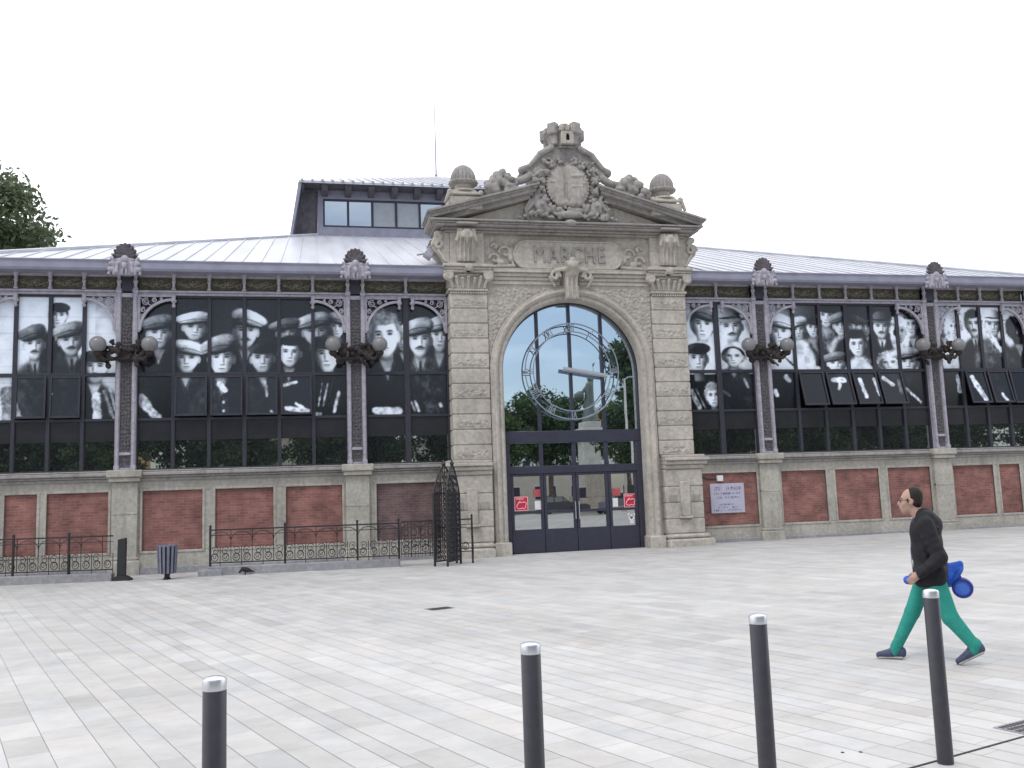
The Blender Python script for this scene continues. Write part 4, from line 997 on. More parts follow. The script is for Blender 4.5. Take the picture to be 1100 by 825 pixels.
        for i in range(9):
            u=i/8; P.append(('c',(s*(1.15+.72*u),-.66,11.38-.30*u+.18*u*u-.08*math.sin(PI*u)),(s*(1.15+.72*(u+.12)),-.66,11.38-.30*(u+.12)+.18*(u+.12)**2-.08*math.sin(PI*(u+.12))),.13-.03*u,.12-.03*u))
        carve('swag',P,.03,M['stone_dark'],core,.02)
    # mural crown
    b=MB(); c=(0.02,-.35,12.26)
    b.lathe([(.50,0),(.52,.04),(.47,.07),(.48,.30),(.53,.46),(.60,.52),(.60,.58),(.50,.585),(.48,.4)],c,10)
    for i in range(10):
        a=2*PI*(i+.25)/10; Mx=Matrix.Translation((c[0],c[1],c[2]))@Matrix.Rotation(a,4,'Z')
        if i%2==0:
            b.box(.46,.70,-.15,.15,.42,.78,.03,Mx); b.box(.44,.60,-.12,.12,.10,.45,.03,Mx)
        else: b.box(.48,.62,-.10,.10,.54,.72,.02,Mx)
    cr=b.build('mural_crown',M['stone_dark'],core,30)
    b=MB(); b.box(-.20+c[0],.20+c[0],c[1]-.60,c[1]-.40,12.34,12.76,.02)
    for q in(-.18,0,.18): b.box(c[0]+q-.07,c[0]+q+.07,c[1]-.62,c[1]-.42,12.76,12.95,.015)
    tw=b.build('crown_tower',M['stone'],cr)
    b=MB(); b.prism([(c[0]-.05,12.46),(c[0]+.05,12.46),(c[0]+.05,12.60),(c[0]+.03,12.65),(c[0],12.67),(c[0]-.03,12.65),(c[0]-.05,12.60)],c[1]-.607,c[1]-.5); b.build('tower_loophole',M['void'],tw,0)
    # rear of the portal: plain stone back and lead flashing over the roof
    b=MB(); b.box(-3.6,3.6,.5,1.6,8.3,9.6); b.prism([(-4.1,9.6),(4.1,9.6),(1.0,10.7),(-1.0,10.7)],.45,1.4); b.build('portal_back',M['stone_dark'],core)
    b=MB(); Mx=Matrix.Translation((-4.25,-.35,8.95))@Matrix.Rotation(R(35),4,'Y'); b.box(-.12,.12,-.1,.2,-.12,.12,.01,Mx); b.tube([(-4.6,-.3,8.93),(-4.35,-.32,8.97),(-4.2,-.35,9.2)],.03,6); b.build('roof_floodlight',M['iron_pale'],hall)
portal()

def glazing():
    Y=-.12; zb=.06
    b=MB()
    # outer frame following the arch
    path=[(-2.15,z,-1,0) for z in np.linspace(zb,5.4,4)]+[(2.15*math.cos(a),5.4+2.15*math.sin(a),math.cos(a),math.sin(a)) for a in np.linspace(PI,0,49)[1:-1]]+[(2.15,z,1,0) for z in np.linspace(5.4,zb,4)]
    b.sweep([(.02,.1),(.02,Y-.08),(-.05,Y-.08),(-.05,Y+.06)],path)
    for s in(-1,1): b.box(s*1.97,s*2.16,Y-.085,.1,zb,3.3,.01)
    b.box(-2.12,2.12,Y-.10,.1,3.28,3.64,.015); b.box(-2.12,2.12,Y-.09,.1,2.37,2.60,.012)
    for x in(-1.0,.02,1.03):
        zt=5.4+math.sqrt(2.15**2-x*x)-.02; b.box(x-.045,x+.045,Y-.075,.1,3.64,zt,.008); b.box(x-.05,x+.05,Y-.072,.1,2.6,3.28,.008)
    fr=b.build('portal_glazing_frame',M['door_frame'],hall)
    def pane(par,x0,x1,z0,z1,name='glass_pane',g='glass'):
        bb=MB(); a=random.uniform(-.0025,.0025); t=random.uniform(-.002,.002)
        bb.poly([(x0,Y+.0+a,z0),(x1,Y+0-a,z0),(x1,Y-a+t,z1),(x0,Y+a+t,z1)]); return bb.build(name,M[g],par,0)
    xs=[-1.98,-1.0,.02,1.03,1.98]
    for i in range(4):
        pane(fr,xs[i],xs[i+1],2.58,3.30)
        x0=[-2.15,-1.0,.02,1.03][i]; x1=[-1.0,.02,1.03,2.15][i]
        top=[(x,5.4+math.sqrt(max(0,2.15**2-x*x))) for x in np.linspace(x1,x0,14)]
        bb=MB(); bb.poly([(x0,Y,3.6),(x1,Y,3.6)]+[(x,Y,z) for x,z in top]); bb.build('arch_pane',M['glass'],fr,0)
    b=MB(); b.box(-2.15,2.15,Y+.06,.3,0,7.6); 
    b2=MB(); b2.prism([(-2.2,0)]+[(2.2*math.cos(a),5.4+2.2*math.sin(a)) for a in np.linspace(PI,0,33)]+[(2.2,0)],Y+.04,.3); b.bm.free(); b2.build('dark_backing',M['void'],fr,0)  # near-black backing coloured as the shade behind the portal glass
    # four door leaves
    lx=[-1.97,-.97,.03,1.05,1.97]
    for i in range(4):
        x0,x1=lx[i]+.006,lx[i+1]-.006; fw=.085
        b=MB(); b.box(x0,x1,Y-.06,Y+.03,zb+.0,.74,.01); b.box(x0,x1,Y-.061,Y+.03,2.30,2.37,.008); b.box(x0,x0+fw,Y-.06,Y+.03,.74,2.30,.008); b.box(x1-fw,x1,Y-.06,Y+.03,.74,2.30,.008); b.box(x0+fw,x1-fw,Y-.055,Y+.03,1.20,1.28,.006)
        l=b.build('door_leaf',M['door_frame'],hall)
        pane(l,x0+fw-.01,x1-fw+.01,1.28,2.30,g='glass_door'); pane(l,x0+fw-.01,x1-fw+.01,.74,1.20,g='glass_door')
        if i in(1,2):
            b=MB(); xh=x1-.05 if i==1 else x0+.05; b.tube([(xh,Y-.06,.98),(xh,Y-.12,1.0),(xh,Y-.12,1.5),(xh,Y-.06,1.52)],.014,8); b.build('door_handle',M['steel'],l)
        def sticker(cx,cz,w,h,m,label,deco=None):
            b=MB(); b.box(cx-w/2,cx+w/2,Y-.014,Y-.008,cz-h/2,cz+h/2); o=b.build('sticker',m,l,0); o['label']=label
            if deco:
                d=MB(); deco(d,cx,cz,w,Y-.016); d.build('sticker_mark',M['white'],o)
        def curl(d,cx,cz,w,y):
            k=w/.42
            pts=[(-.14,-.06),(-.12,-.13),(-.04,-.15),(.02,-.12),(.08,-.15),(.14,-.12),(.12,-.06),(.16,-.01),(.13,.04),(.06,.05),(.0,.03),(-.06,.05),(-.10,.0),(-.14,-.06)]
            d.tube([(cx+a*k,y,cz+e*k) for a,e in pts],.011,5); d.tube([(cx-.12*k,y,cz-.02),(cx-.02*k,y,cz+.09*k),(cx-.06*k,y,cz+.02)],.009,5)
            for q in range(5): d.box(cx+(-.16+.05*q)*k,cx+(-.13+.05*q)*k,y-.002,y+.002,cz+.13*k,cz+.16*k)
            for (a0,a1,c0,c1) in((-.205,.205,.19,.205),(-.205,.205,-.205,-.19),(-.205,-.19,-.19,.19),(.19,.205,-.19,.19)): d.box(cx+a0*k,cx+a1*k,y-.001,y+.003,cz+c0*k,cz+c1*k)
        def lines(d,cx,cz,w,y):
            pass
        if i==0: 
            sticker(-1.66,1.50,.42,.44,M['red'],'red square sticker with white outline drawing',curl); sticker(-1.16,1.80,.24,.22,M['red_faded'],'faded red notice'); sticker(-1.15,1.44,.2,.26,M['white'],'white paper notice')
        if i==3:
            sticker(1.73,1.48,.41,.43,M['red'],'red square sticker with white outline drawing',curl); sticker(1.30,1.75,.26,.22,M['red_faded'],'faded red notice'); sticker(1.25,1.44,.17,.26,M['white'],'white paper notice')
            b=MB(); b.lathe([(.02,-.006),(.10,-.006),(.10,0)],(1.74,Y-.008,.98),16,'y'); b.lathe([(.01,-.006),(.045,-.006),(.045,0)],(1.66,Y-.008,1.06),10,'y'); b.lathe([(.01,-.006),(.045,-.006),(.045,0)],(1.82,Y-.008,1.06),10,'y'); b.box(1.68,1.82,Y-.014,Y-.008,.80,.88)
            o=b.build('sticker',M['white'],l); o['label']='small white round sticker low on the door'
            b=MB(); b.prism([(1.74,.92),(1.79,.98),(1.77,1.01),(1.74,.99),(1.71,1.01),(1.69,.98)],Y-.019,Y-.0142); b.build('sticker_mark',M['door_frame'],o,0)
    # clock without a dial: two rings, roman numerals, one hand
    cz=5.42; cx=.02; yc=Y-.22
    b=MB()
    for r,t in((1.46,.021),(1.21,.018)): b.tube([(cx+r*math.cos(a),yc,cz+r*math.sin(a)) for a in np.linspace(0,2*PI,73)[:-1]],t,6,True)
    for a in (PI/2,0,PI,-PI/2): b.tube([(cx+1.46*math.cos(a),yc,cz+1.46*math.sin(a)),(cx+1.46*math.cos(a),Y-.02,cz+1.46*math.sin(a))],.02,6)
    ck=b.build('clock_ring',M['clock'],hall)
    NUM={1:'I',2:'II',3:'III',4:'IIII',5:'V',6:'VI',7:'VII',8:'VIII',9:'IX',10:'X',11:'XI',12:'XII'}
    for h,t in NUM.items():
        a=PI/2-h*PI/6; b=MB(); wid={'I':.055,'V':.12,'X':.13}; tot=sum(wid[c] for c in t); x=-tot/2
        Mx=Matrix.Translation((cx,yc,cz))@Matrix.Rotation(-(a-PI/2),4,'Y')
        def stroke(xa,ra,xb,rb,wd=.024):
            p=Mx@Vector((xa,0,ra)); q=Mx@Vector((xb,0,rb)); b.bar(p,q,wd,.03)
        for c in t:
            w=wid[c]; m=x+w/2
            if c=='I': stroke(m,1.22,m,1.45)
            elif c=='V': stroke(m,1.22,m-w*.38,1.45); stroke(m,1.22,m+w*.38,1.45,.018)
            else: stroke(m-w*.38,1.22,m+w*.38,1.45); stroke(m+w*.38,1.22,m-w*.38,1.45,.018)
            x+=w
        b.build('numeral',M['clock'],ck,0)
    b=MB(); p=Vector((cx-.30,yc-.06,cz+.07)); q=Vector((cx+1.08,yc-.06,cz-.16)); b.bar(p,q,.115,.05); b.bar(p+Vector((0,-.03,0)),q+Vector((0,-.03,0)),.05,.03)
    b.build('clock_hand',M['hand'],ck,20)
    b=MB(); b.lathe([(.03,0),(.07,0),(.07,.26),(.03,.26)],(cx,yc-.05,cz+.02),12,'y'); b.build('clock_hub',M['clock'],ck)
M['clock']=plain('slate_clock_metal',(.26,.29,.33),.45,.2,.5,.1)
M['hand']=plain('pale_clock_hand',(.40,.42,.45),.4,.2,.5,.06)
glazing()

# ------------------------------------------------------------------ things on and before the facade
M['globe2']=M['globe']
def wall_lamp(c,label):
    t=thing('wall_lamp',label,'wall lamp',(c,-.2,6.2),0,'double globe lamps on the iron columns')
    P=[]; rr=random.Random(int(c*7))
    for s in(-1,1):
        P+= [('c',(s*.1,-.02,-.35),(s*.5,-.30,-.42),.05,.05),('c',(s*.5,-.30,-.42),(s*.66,-.34,-.26),.05,.05),('s',(s*.66,-.34,-.24),.11)]
        for i in range(34):
            a=rr.uniform(0,2*PI); r=rr.uniform(.05,.36); P.append(('e',(s*(.38+r*.85*math.cos(a)),-.10-rr.uniform(0,.16),-.22+r*1.0*math.sin(a)),(rr.uniform(.04,.09),.05,rr.uniform(.04,.10)),rr.uniform(-1,1)))
    P+= [('b',(0,-.03,-.25),(.2,.07,.2),.05),('c',(-.2,-.1,-.12),(.2,-.1,-.12),.06,.06),('c',(-.3,-.1,-.36),(.3,-.1,-.36),.05,.05)]
    carve('bracket',P,.026,M['lamp_iron'],t,.015)
    for s in(-1,1):
        b=MB(); b.ball((s*.66,-.34,.0),.222,20); g=b.build('globe',M['globe'],t)
        b=MB(); b.lathe([(.04,0),(.09,.02),(.07,.05),(.12,.10)],(s*.66,-.34,-.32),12); b.build('globe_holder',M['lamp_iron'],t)
LAMP={-CS:'double globe lamp on the leftmost iron column, before the pale print of men in caps',-CX:'double globe lamp on the iron column left of the portal, before a woman in black',CX:'double globe lamp on the first iron column right of the portal',CS:'double globe lamp on the farthest iron column, above the walking man'}
for c,l in LAMP.items(): wall_lamp(c,l)

t=thing('wall_plaque','lavender white plaque with rows of small lettering on the brick right of the portal','plaque',(4.98,.05,1.44))
b=MB(); b.box(-.57,.57,-.05,0,-.46,.46,.008); pq=b.build('plaque_board',M['plaque'],t)
b=MB(); rr=random.Random(4)
for z,x0,x1,h in((.30,-.44,-.18,.13),(.30,-.08,.44,.10),(.15,-.46,.42,.07),(.02,-.36,.40,.07),(-.19,-.28,.22,.05),(-.28,-.34,.36,.06),(-.37,-.48,.50,.05)):
    x=x0
    while x<x1:
        w=rr.uniform(.02,.05)
        if rr.random()<.82:
            b.box(x,x+w*.35,-.0535,-.05,z-h/2,z+h/2); 
            if rr.random()<.6: b.box(x,x+w,-.054,-.0502,z+rr.choice([-h/2,0,h/2-.012]),z+rr.choice([-h/2,0,h/2-.012])+.014)
        x+=w+.012
b.build('plaque_lettering',M['plaque_ink'],pq,0)
t=thing('alarm_box','small white box on the brick just above the lavender plaque','alarm box',(4.75,.05,2.06))
b=MB(); b.box(-.10,.10,-.10,0,-.09,.09,.012); b.build('casing',M['white'],t)
b=MB(); b.tube([(-.1,-.02,-.02),(-.4,-.015,-.02),(-.62,-.015,.1)],.015,6); b.build('cable',M['frame'],t)

# railings on low kerbs
def railing(name,label,p0,p1,posts,kerb=True,dense=False):
    dx,dy=p1[0]-p0[0],p1[1]-p0[1]; L=math.hypot(dx,dy); rz=math.atan2(dy,dx)
    t=thing(name,label,'railing',(p0[0],p0[1],gz(p0[0])),rz); t.scale=(1,1,1.17)
    z0=.20
    if kerb:
        b=MB(); b.box(0,L,-.10,.14,-.3,.20,.02); b.build('kerb',M['kerbstone'],t)
    b=MB(); b.box(0,L,-.02,.02,.97,1.0,.004); b.box(0,L,-.012,.012,z0+.06,z0+.085); b.box(0,L,-.011,.011,.86,.875); b.build('rail',M['fence'],t)
    n=max(1,round(L/.27)); s=L/n
    b=MB()
    for i in range(n+1):
        x=i*s; b.tube([(x,0,z0 if i%2 else z0+.07),(x,0,.97 if i%2==0 else .62)],.010,5)
    for i in range(0,n-1,2):
        x=i*s; b.tube([(x+2*s*(.5-.5*math.cos(PI*k/10)),0,.74+.20*math.sin(PI*k/10)) for k in range(11)],.009,5)
        b.tube(scroll((x+s*.55,.52),.10,1.3,-1,0,14,.6),.009,5); b.tube(scroll((x+s*1.45,.52),.10,1.3,1,0,14,.6),.009,5)
    for i in range(n):
        x=(i+.5)*s; b.tube([(x+.085*math.cos(a),0,z0+.19+.085*math.sin(a)) for a in np.linspace(0,2*PI,15)[:-1]],.009,5,True)
        b.tube(scroll((x,.40),.07,1.2,1,0,10),.008,4)
    if dense:
        for i in range(int(L/.09)): b.tube([(i*.09,0,z0),(i*.09,0,.97)],.009,4)
        for i in range(int(L/.22)):
            x=.11+i*.22
            for z in(.75,.5): b.tube([(x+.08*math.cos(a),-.01,z+.08*math.sin(a)) for a in np.linspace(0,2*PI,13)[:-1]],.010,4,True)
    b.build('scrollwork',M['fence'],t)
    for x in posts:
        b=MB(); b.box(x-.025,x+.025,-.025,.025,-.02,1.04,.006); b.lathe([(.0,0),(.03,.015),(.035,.04),(.0,.075)],(x,0,1.03),8); b.build('post',M['fence'],t)
    return t
railing('iron_railing','black scrolled iron railing on a kerb at far left, ending at the flat black post',(-17.6,-.62),(-12.6,-1.72),[.05,2.6,4.0])
railing('iron_railing','black scrolled iron railing before the brick wall between litter bin and arched gate',(-10.27,-1.82),(-5.46,-2.38),[.02,1.9,3.75,4.82])
railing('iron_railing','dense black iron grille of circles and bars beside the arched gate',(-5.42,-2.385),(-4.42,-2.5),[],False,True)
railing('iron_railing','short black railing between the arched gate and the portal',(-3.95,-2.55),(-3.55,-2.6),[.38],False)
t=thing('kerb_block','grey granite block under the end of the right railing','kerb block',(-10.25,-1.82,gz(-10))); b=MB(); b.box(-.28,.3,-.2,.2,-.2,.16,.02); b.build('granite_block',M['kerbstone'],t)
t=thing('black_post','flat black post with a flared foot at the end of the left railing','post',(-12.38,-1.78,gz(-12.4)),R(-14)); t.scale=(.78,1,1)
b=MB(); b.prism([(-.13,.12),(.13,.12),(.135,1.06),(-.11,1.02)],-.05,.05); b.prism([(-.30,-.05),(.34,-.05),(.30,.05),(.15,.12),(-.13,.12),(-.2,.08)],-.12,.12); b.build('post_body',M['fence'],t,20)
# arched wrought iron gate, nearly edge on to the viewer
def gate():
    rz=R(60)
    t=thing('iron_gate','tall black wrought iron gate with pointed arched top standing open before the portal pier','gate',(-4.12,-2.98,gz(-4)),rz)
    W=.92; H=1.85
    b=MB()
    for x in(-W/2,W/2): b.box(x-.025,x+.025,-.025,.025,0,H,.005)
    top=[(x,0,H+.72*(1-abs(x/(W/2))**1.7)) for x in np.linspace(-W/2,W/2,17)]
    b.tube(top,.024,6); b.box(-W/2,W/2,-.02,.02,.10,.14); b.box(-W/2,W/2,-.02,.02,.95,.99); b.box(-W/2,W/2,-.02,.02,H-.02,H+.02)
    b.lathe([(0,0),(.05,.03),(.06,.07),(.03,.12),(.0,.2)],(0,0,H+.70),8)
    b.build('gate_frame',M['fence'],t)
    b=MB()
    for i in range(1,11):
        x=-W/2+i*W/11; zt=H+.72*(1-abs(x/(W/2))**1.7); b.tube([(x,0,.12),(x,0,zt)],.010,5)
    for z in np.arange(.20,H,.135):
        for i in range(6):
            x=-W/2+(i+.5)*W/6; b.tube(scroll((x,z),.075,1.5,1 if i%2 else -1,-.012,12,z),.011,4)
    for z in np.arange(H+.1,H+.5,.16):
        b.tube(scroll((0,z),.09,1.4,1,-.012,12,z),.010,4)
        b.tube(scroll((.2,z-.04),.07,1.4,1,-.012,12,z),.010,4); b.tube(scroll((-.2,z-.04),.07,1.4,-1,-.012,12,z),.010,4)
    b.build('gate_scrollwork',M['fence'],t)
    t2=thing('iron_gate','second leaf of the black wrought iron gate folded back against the first',"gate",(-4.30,-2.72,gz(-4)),R(44))
    for o in [c for c in t.children]:
        d=o.copy(); COL.objects.link(d); d.parent=t2
gate()
# litter bin
t=thing('litter_bin','blue grey slatted litter bin against the brick wall','litter bin',(-11.22,-2.3,gz(-11.2))); t.scale=(.84,.84,.97)
b=MB()
for i in range(14):
    a=2*PI*i/14; Mx=Matrix.Rotation(a,4,'Z'); 
    A=[(.235,-.032,.16),(.235,.032,.16),(.275,.036,.88),(.275,-.036,.88)]; Bq=[(.255,-.032,.16),(.255,.032,.16),(.295,.036,.88),(.295,-.036,.88)]
    va=[b.bm.verts.new(Mx@Vector(p)) for p in A]; vb=[b.bm.verts.new(Mx@Vector(p)) for p in Bq]
    b.bm.faces.new(va[::-1]); b.bm.faces.new(vb)
    for k in range(4): b.bm.faces.new([va[k],va[(k+1)%4],vb[(k+1)%4],vb[k]])
b.build('slats',M['bin'],t,20)
b=MB(); b.lathe([(.19,.15),(.24,.82),(.20,.82),(.17,.2)],(0,0,0),20); b.build('liner',M['frame'],t)
b=MB(); b.lathe([(.10,0),(.12,.02),(.08,.06),(.08,.16)],(0,0,0),12); b.build('foot',M['fence'],t)
b=MB(); b.tube([(.285*math.cos(a),.285*math.sin(a),.86) for a in np.linspace(0,2*PI,33)[:-1]],.014,6,True); b.build('rim',M['bin'],t)
# bollards
BL=[(-8.055,-22.78,'leftmost of the four charcoal bollards with steel caps'),(-6.68,-22.475,'charcoal bollard with steel cap standing below the portal doors'),(-5.315,-22.055,'charcoal bollard with steel cap between the portal doors and the walking man'),(-3.885,-21.565,'charcoal bollard with steel cap standing in front of the walking man')]
proto=None
for x,y,l in BL:
    if proto is None:
        t=thing('bollard',l,'bollard',(x,y,gz(x)),0,'charcoal bollards in a row across the square')
        b=MB(); b.lathe([(.05,-.1),(.0505,.0),(.049,.955),(.047,.958)],(0,0,0),32); b.build('shaft',M['bollard'],t)
        b=MB(); b.lathe([(.048,.957),(.0505,.96),(.0505,.992),(.048,.999),(.03,1.006),(.0,1.008)],(0,0,0),32); b.build('cap',M['steel'],t); proto=t
    else:
        t=proto.copy(); COL.objects.link(t); t.location=(x,y,gz(x)); t['label']=l
        for ch in list(proto.children):
            d=ch.copy(); COL.objects.link(d); d.parent=t
    t.scale=(.95,.95,{-8.055:1.065,-6.68:1.055}.get(x,1.045))
    t.rotation_euler=(0,0,x*3)
# drains in the paving
t=thing('drain_grate','dark slotted drain grate in the paving at the right edge, past the last bollard','drain grate',(-2.60,-20.98,gz(-2.6)+.005),R(17))
b=MB(); b.box(-.45,.45,-.13,.13,-.05,.003); b.build('grate_frame',M['kerbstone'],t,0)
b=MB()
for i in range(22):
    for j in range(4): b.box(-.43+i*.04,-.43+i*.04+.024,-.115+j*.06,-.115+j*.06+.042,.0032,.006)
b.build('grate_slots',M['fence'],t,0)
t=thing('slot_drain','thin dark slot drain crossing the paving by the rightmost bollard','slot drain',(-3.97,-21.53,gz(-4)+.004),R(17.3))
t.rotation_euler.y=-TILT*.95; b=MB(); b.box(-.9,7,-.008,.008,-.02,.005); b.build('slot',M['kerbstone_dark'] if 'kerbstone_dark' in M else M['lamp_iron'],t,0)
t=thing('manhole_cover','small dark rectangular cover in the paving before the portal','manhole cover',(-5.72,-12.02,gz(-5.7)+.004),R(20))
b=MB(); b.box(-.19,.19,-.13,.13,-.02,.004); b.build('cover_plate',M['lamp_iron'],t,0)
b=MB(); b.box(-.21,.21,-.15,.15,-.02,.002); b.build('cover_rim',M['kerbstone'],t,0)
t=thing('gutter_channel','long thin dark channel in the paving parallel to the market front at right','gutter channel',(2.8,-3.2,gz(2.8)+.004),math.atan2(-7.3,3.6))
b=MB(); b.box(-2,26,-.012,.012,-.02,.003); b.build('channel',M['kerbstone'],t,0)
t.rotation_euler.z=math.atan2(-1.2,8.5); t.rotation_euler.y=-TILT
for q in(-4.33,-4.22):
    t=thing('floor_stud','tiny dark stud set in a pale slab near the third bollard','floor stud',(q,-21.15-.3*(q+4.33),gz(q)+.004),0,'pair of studs in the paving')
    b=MB(); b.lathe([(.012,-.01),(.012,.003),(.006,.005)],(0,0,0),10); b.build('stud_head',M['fence'],t)
# pigeon
t=thing('pigeon','small dark pigeon pecking at the foot of the railing','pigeon',(-9.35,-2.18,gz(-9.3)),R(200))
carve('pigeon_body',[('e',(0,0,.13),(.13,.065,.065),.25),('c',(.08,0,.16),(.13,0,.10),.04,.03),('s',(.15,0,.085),.03),('c',(.165,0,.075),(.19,0,.06),.010,.005),('c',(-.10,0,.10),(-.21,0,.07),.035,.012),('c',(.01,.03,.09),(.015,.03,.0),.010,.008),('c',(.01,-.03,.09),(.0,-.03,.0),.010,.008),('c',(.015,.03,.006),(.05,.03,.006),.008,.006),('c',(.0,-.03,.006),(.04,-.03,.006),.008,.006)],.008,M['pigeon'] if 'pigeon' in M else M['lamp_iron'],t,.02)
# ------------------------------------------------------------------ the walking man (x forward, y to his left, z up)
def person():
    skin=plain('skin',(.40,.255,.20),.55,0,.35,.08,30); hair=plain('dark_hair',(.018,.013,.011),.7,0,.3,.3,60,.3)
    jk=plain('black_jacket_cloth',(.012,.012,.016),.75,0,.3,.3,14,.35); tr=plain('green_trouser_cloth',(.026,.245,.20),.85,0,.25,.10,9,.35)
    sh=plain('blue_grey_shoe',(.045,.055,.10),.6,0,.4,.2,25); sole=plain('pale_sole',(.35,.33,.32),.7,0,.3,.1); shirt=plain('dusky_purple_shirt',(.06,.05,.10),.8,0,.3,.15,12); glass=plain('spectacle_frame',(.02,.015,.015),.4)
    a=math.atan2(.64,-.77)
    t=thing('person','man in black jacket and green trousers striding left, a blue bag at his hip','person',(-1.93,-18.80,gz(-1.9)),a)
    t.scale=(.965,.965,.965); H=(.190,0,1.580)
    # ---- body: head, neck, torso, arms, hands, legs in one skin
    P=[('e',(H[0]-.015,0,H[2]+.035),(.100,.076,.095)),('e',(H[0]+.030,0,H[2]-.045),(.062,.056,.075)),('c',(H[0]+.055,0,H[2]-.095),(H[0]+.02,0,H[2]-.085),.026,.035),
       ('c',(H[0]+.088,0,H[2]+.012),(H[0]+.113,0,H[2]-.022),.010,.013),('c',(H[0]+.095,0,H[2]-.03),(H[0]+.085,0,H[2]-.03),.012,.02),
       ('e',(H[0]+.083,0,H[2]-.058),(.014,.024,.007)),('e',(H[0]+.081,0,H[2]-.070),(.013,.020,.007)),
       ('c',(H[0]+.076,.03,H[2]+.028),(H[0]+.080,-.03,H[2]+.028),.015,.015)]
    for s in(-1,1):
        P+= [('e',(H[0]-.02,s*.078,H[2]-.012),(.022,.009,.032)),('-e',(H[0]+.082,s*.031,H[2]+.008),(.012,.014,.008)),('s',(H[0]+.070,s*.031,H[2]+.008),.011),('e',(H[0]+.055,s*.042,H[2]-.025),(.026,.02,.022))]
    P+= [('c',(H[0]-.03,0,H[2]-.06),(.085,0,1.41),.055,.060),('e',(.04,0,1.30),(.11,.17,.16)),('e',(.03,0,1.10),(.10,.15,.2)),('e',(.0,0,.92),(.10,.15,.13))]
    # far arm (right) reaching back to the bag, near arm (left) bent forward
    SL,EL,WL=(.03,.19,1.35),(-.115,.24,1.03),(.085,.25,.875); SR,ER,WR=(.03,-.19,1.36),(-.04,-.25,1.08),(.02,-.27,.86)
    P+= [('c',SL,EL,.052,.042),('c',EL,WL,.042,.028),('c',SR,ER,.052,.042),('c',ER,WR,.042,.028)]
    HipF,KF,AF=(.015,-.09,.88),(.165,-.085,.475),(.325,-.08,.115); HipR,KR,AR=(-.03,.09,.88),(-.205,.09,.45),(-.435,.09,.185)
    P+= [('c',HipF,KF,.078,.052),('c',KF,AF,.050,.036),('c',HipR,KR,.078,.052),('c',KR,AR,.050,.036)]
    # hands: palm, four unequal curled fingers and a thumb
    def hand(w,d,curl,s):
        w=np.array(w); d=np.array(d)/np.linalg.norm(d); up=np.array([0,s*1.0,0]); side=np.cross(d,up); side/=np.linalg.norm(side)
        palm=w+d*.055; Q=[('c',w,palm-d*.01,.026,.030),('c',w+side*.018,palm+side*.022,.020,.018),('c',w-side*.018,palm-side*.022,.020,.018)]
        nin=np.array([0,-s*1.0,0])
        for i,L in enumerate((.030,.034,.032,.025)):
            r=palm+d*.022+side*(.030-.020*i); m=r+d*L*.9+nin*.006; e=m+(d*math.cos(curl)+nin*math.sin(curl))*L*.8; f=e+(d*math.cos(2*curl)+nin*math.sin(2*curl))*L*.6
            Q+= [('c',r-d*.01,m,.0095,.009),('c',m,e,.009,.0082),('c',e,f,.0082,.0065)]
        r=w+d*.02+side*.028; m=r+d*.025+side*.024+nin*.012; Q+= [('c',r,m,.013,.011),('c',m,m+d*.028+nin*.010,.010,.008)]
        return Q
    HL=hand(WL,(.72,0,-.62),.75,1); HR=hand(WR,(.05,0,-1),1.1,-1)
    lo=np.array([-.62,-.42,-.02]); hi=np.array([.62,.42,1.76]); h=.0095
    D=sd_eval(P,lo,hi,h,.022)
    D2=sd_eval(HL+HR,lo,hi,h,.006); D=np.minimum(D,D2)
    V,F=surfnet(D,lo,h); mesh_from('body',V,F,skin,t)
    # ---- hair: receding, short
    Q=[('e',(H[0]-.030,0,H[2]+.045),(.098,.084,.098)),('e',(H[0]-.065,0,H[2]-.0),(.062,.078,.075)),('-e',(H[0]+.085,0,H[2]+.03),(.10,.2,.13)),('-e',(H[0]+.05,0,H[2]-.09),(.10,.2,.075)),('-e',(H[0]-.02,.09,H[2]-.015),(.028,.03,.035)),('-e',(H[0]-.02,-.09,H[2]-.015),(.028,.03,.035)),('c',(H[0]+.02,.074,H[2]+.02),(H[0]+.012,.077,H[2]-.01),.010,.006),('c',(H[0]+.02,-.074,H[2]+.02),(H[0]+.012,-.077,H[2]-.01),.010,.006)]
    carve('hair',Q,.007,hair,t,.012)
    b=MB()
    for s in(-1,1):
        b.tube([(H[0]+.095,s*.032+.020*math.cos(q),H[2]+.006+.016*math.sin(q)) for q in np.linspace(0,2*PI,15)[:-1]],.003,5,True); b.tube([(H[0]+.092,s*.053,H[2]+.012),(H[0]+.05,s*.078,H[2]+.014),(H[0]-.01,s*.084,H[2]+.010)],.0028,5)
    b.tube([(H[0]+.096,-.012,H[2]+.008),(H[0]+.098,.012,H[2]+.008)],.003,5); b.build('spectacles',glass,t)
    b=MB()
    for s in(-1,1): b.tube([(H[0]+.088,s*.018,H[2]+.032),(H[0]+.086,s*.034,H[2]+.037),(H[0]+.075,s*.05,H[2]+.030)],.005,5)
    b.build('eyebrows',hair,t)
    b=MB()
    for s in(-1,1): b.ball((H[0]+.0765,s*.031,H[2]+.008),(.005,.007,.006),8)
    b.build('pupils',glass,t)
    b=MB(); b.tube([(.178,-.02,1.36),(.185,-.02,1.2),(.172,-.02,1.0),(.150,-.02,.80)],.006,5); b.build('zip',M['steel'],t)
    b=MB(); b.tube([(.02,.188,.90),(.075,.172,.99)],.006,5); b.tube([(-.05,.19,.80),(.12,.15,.80)],.005,5); b.build('pocket_seam',glass,t)
    # ---- jacket
    rr=random.Random(2)
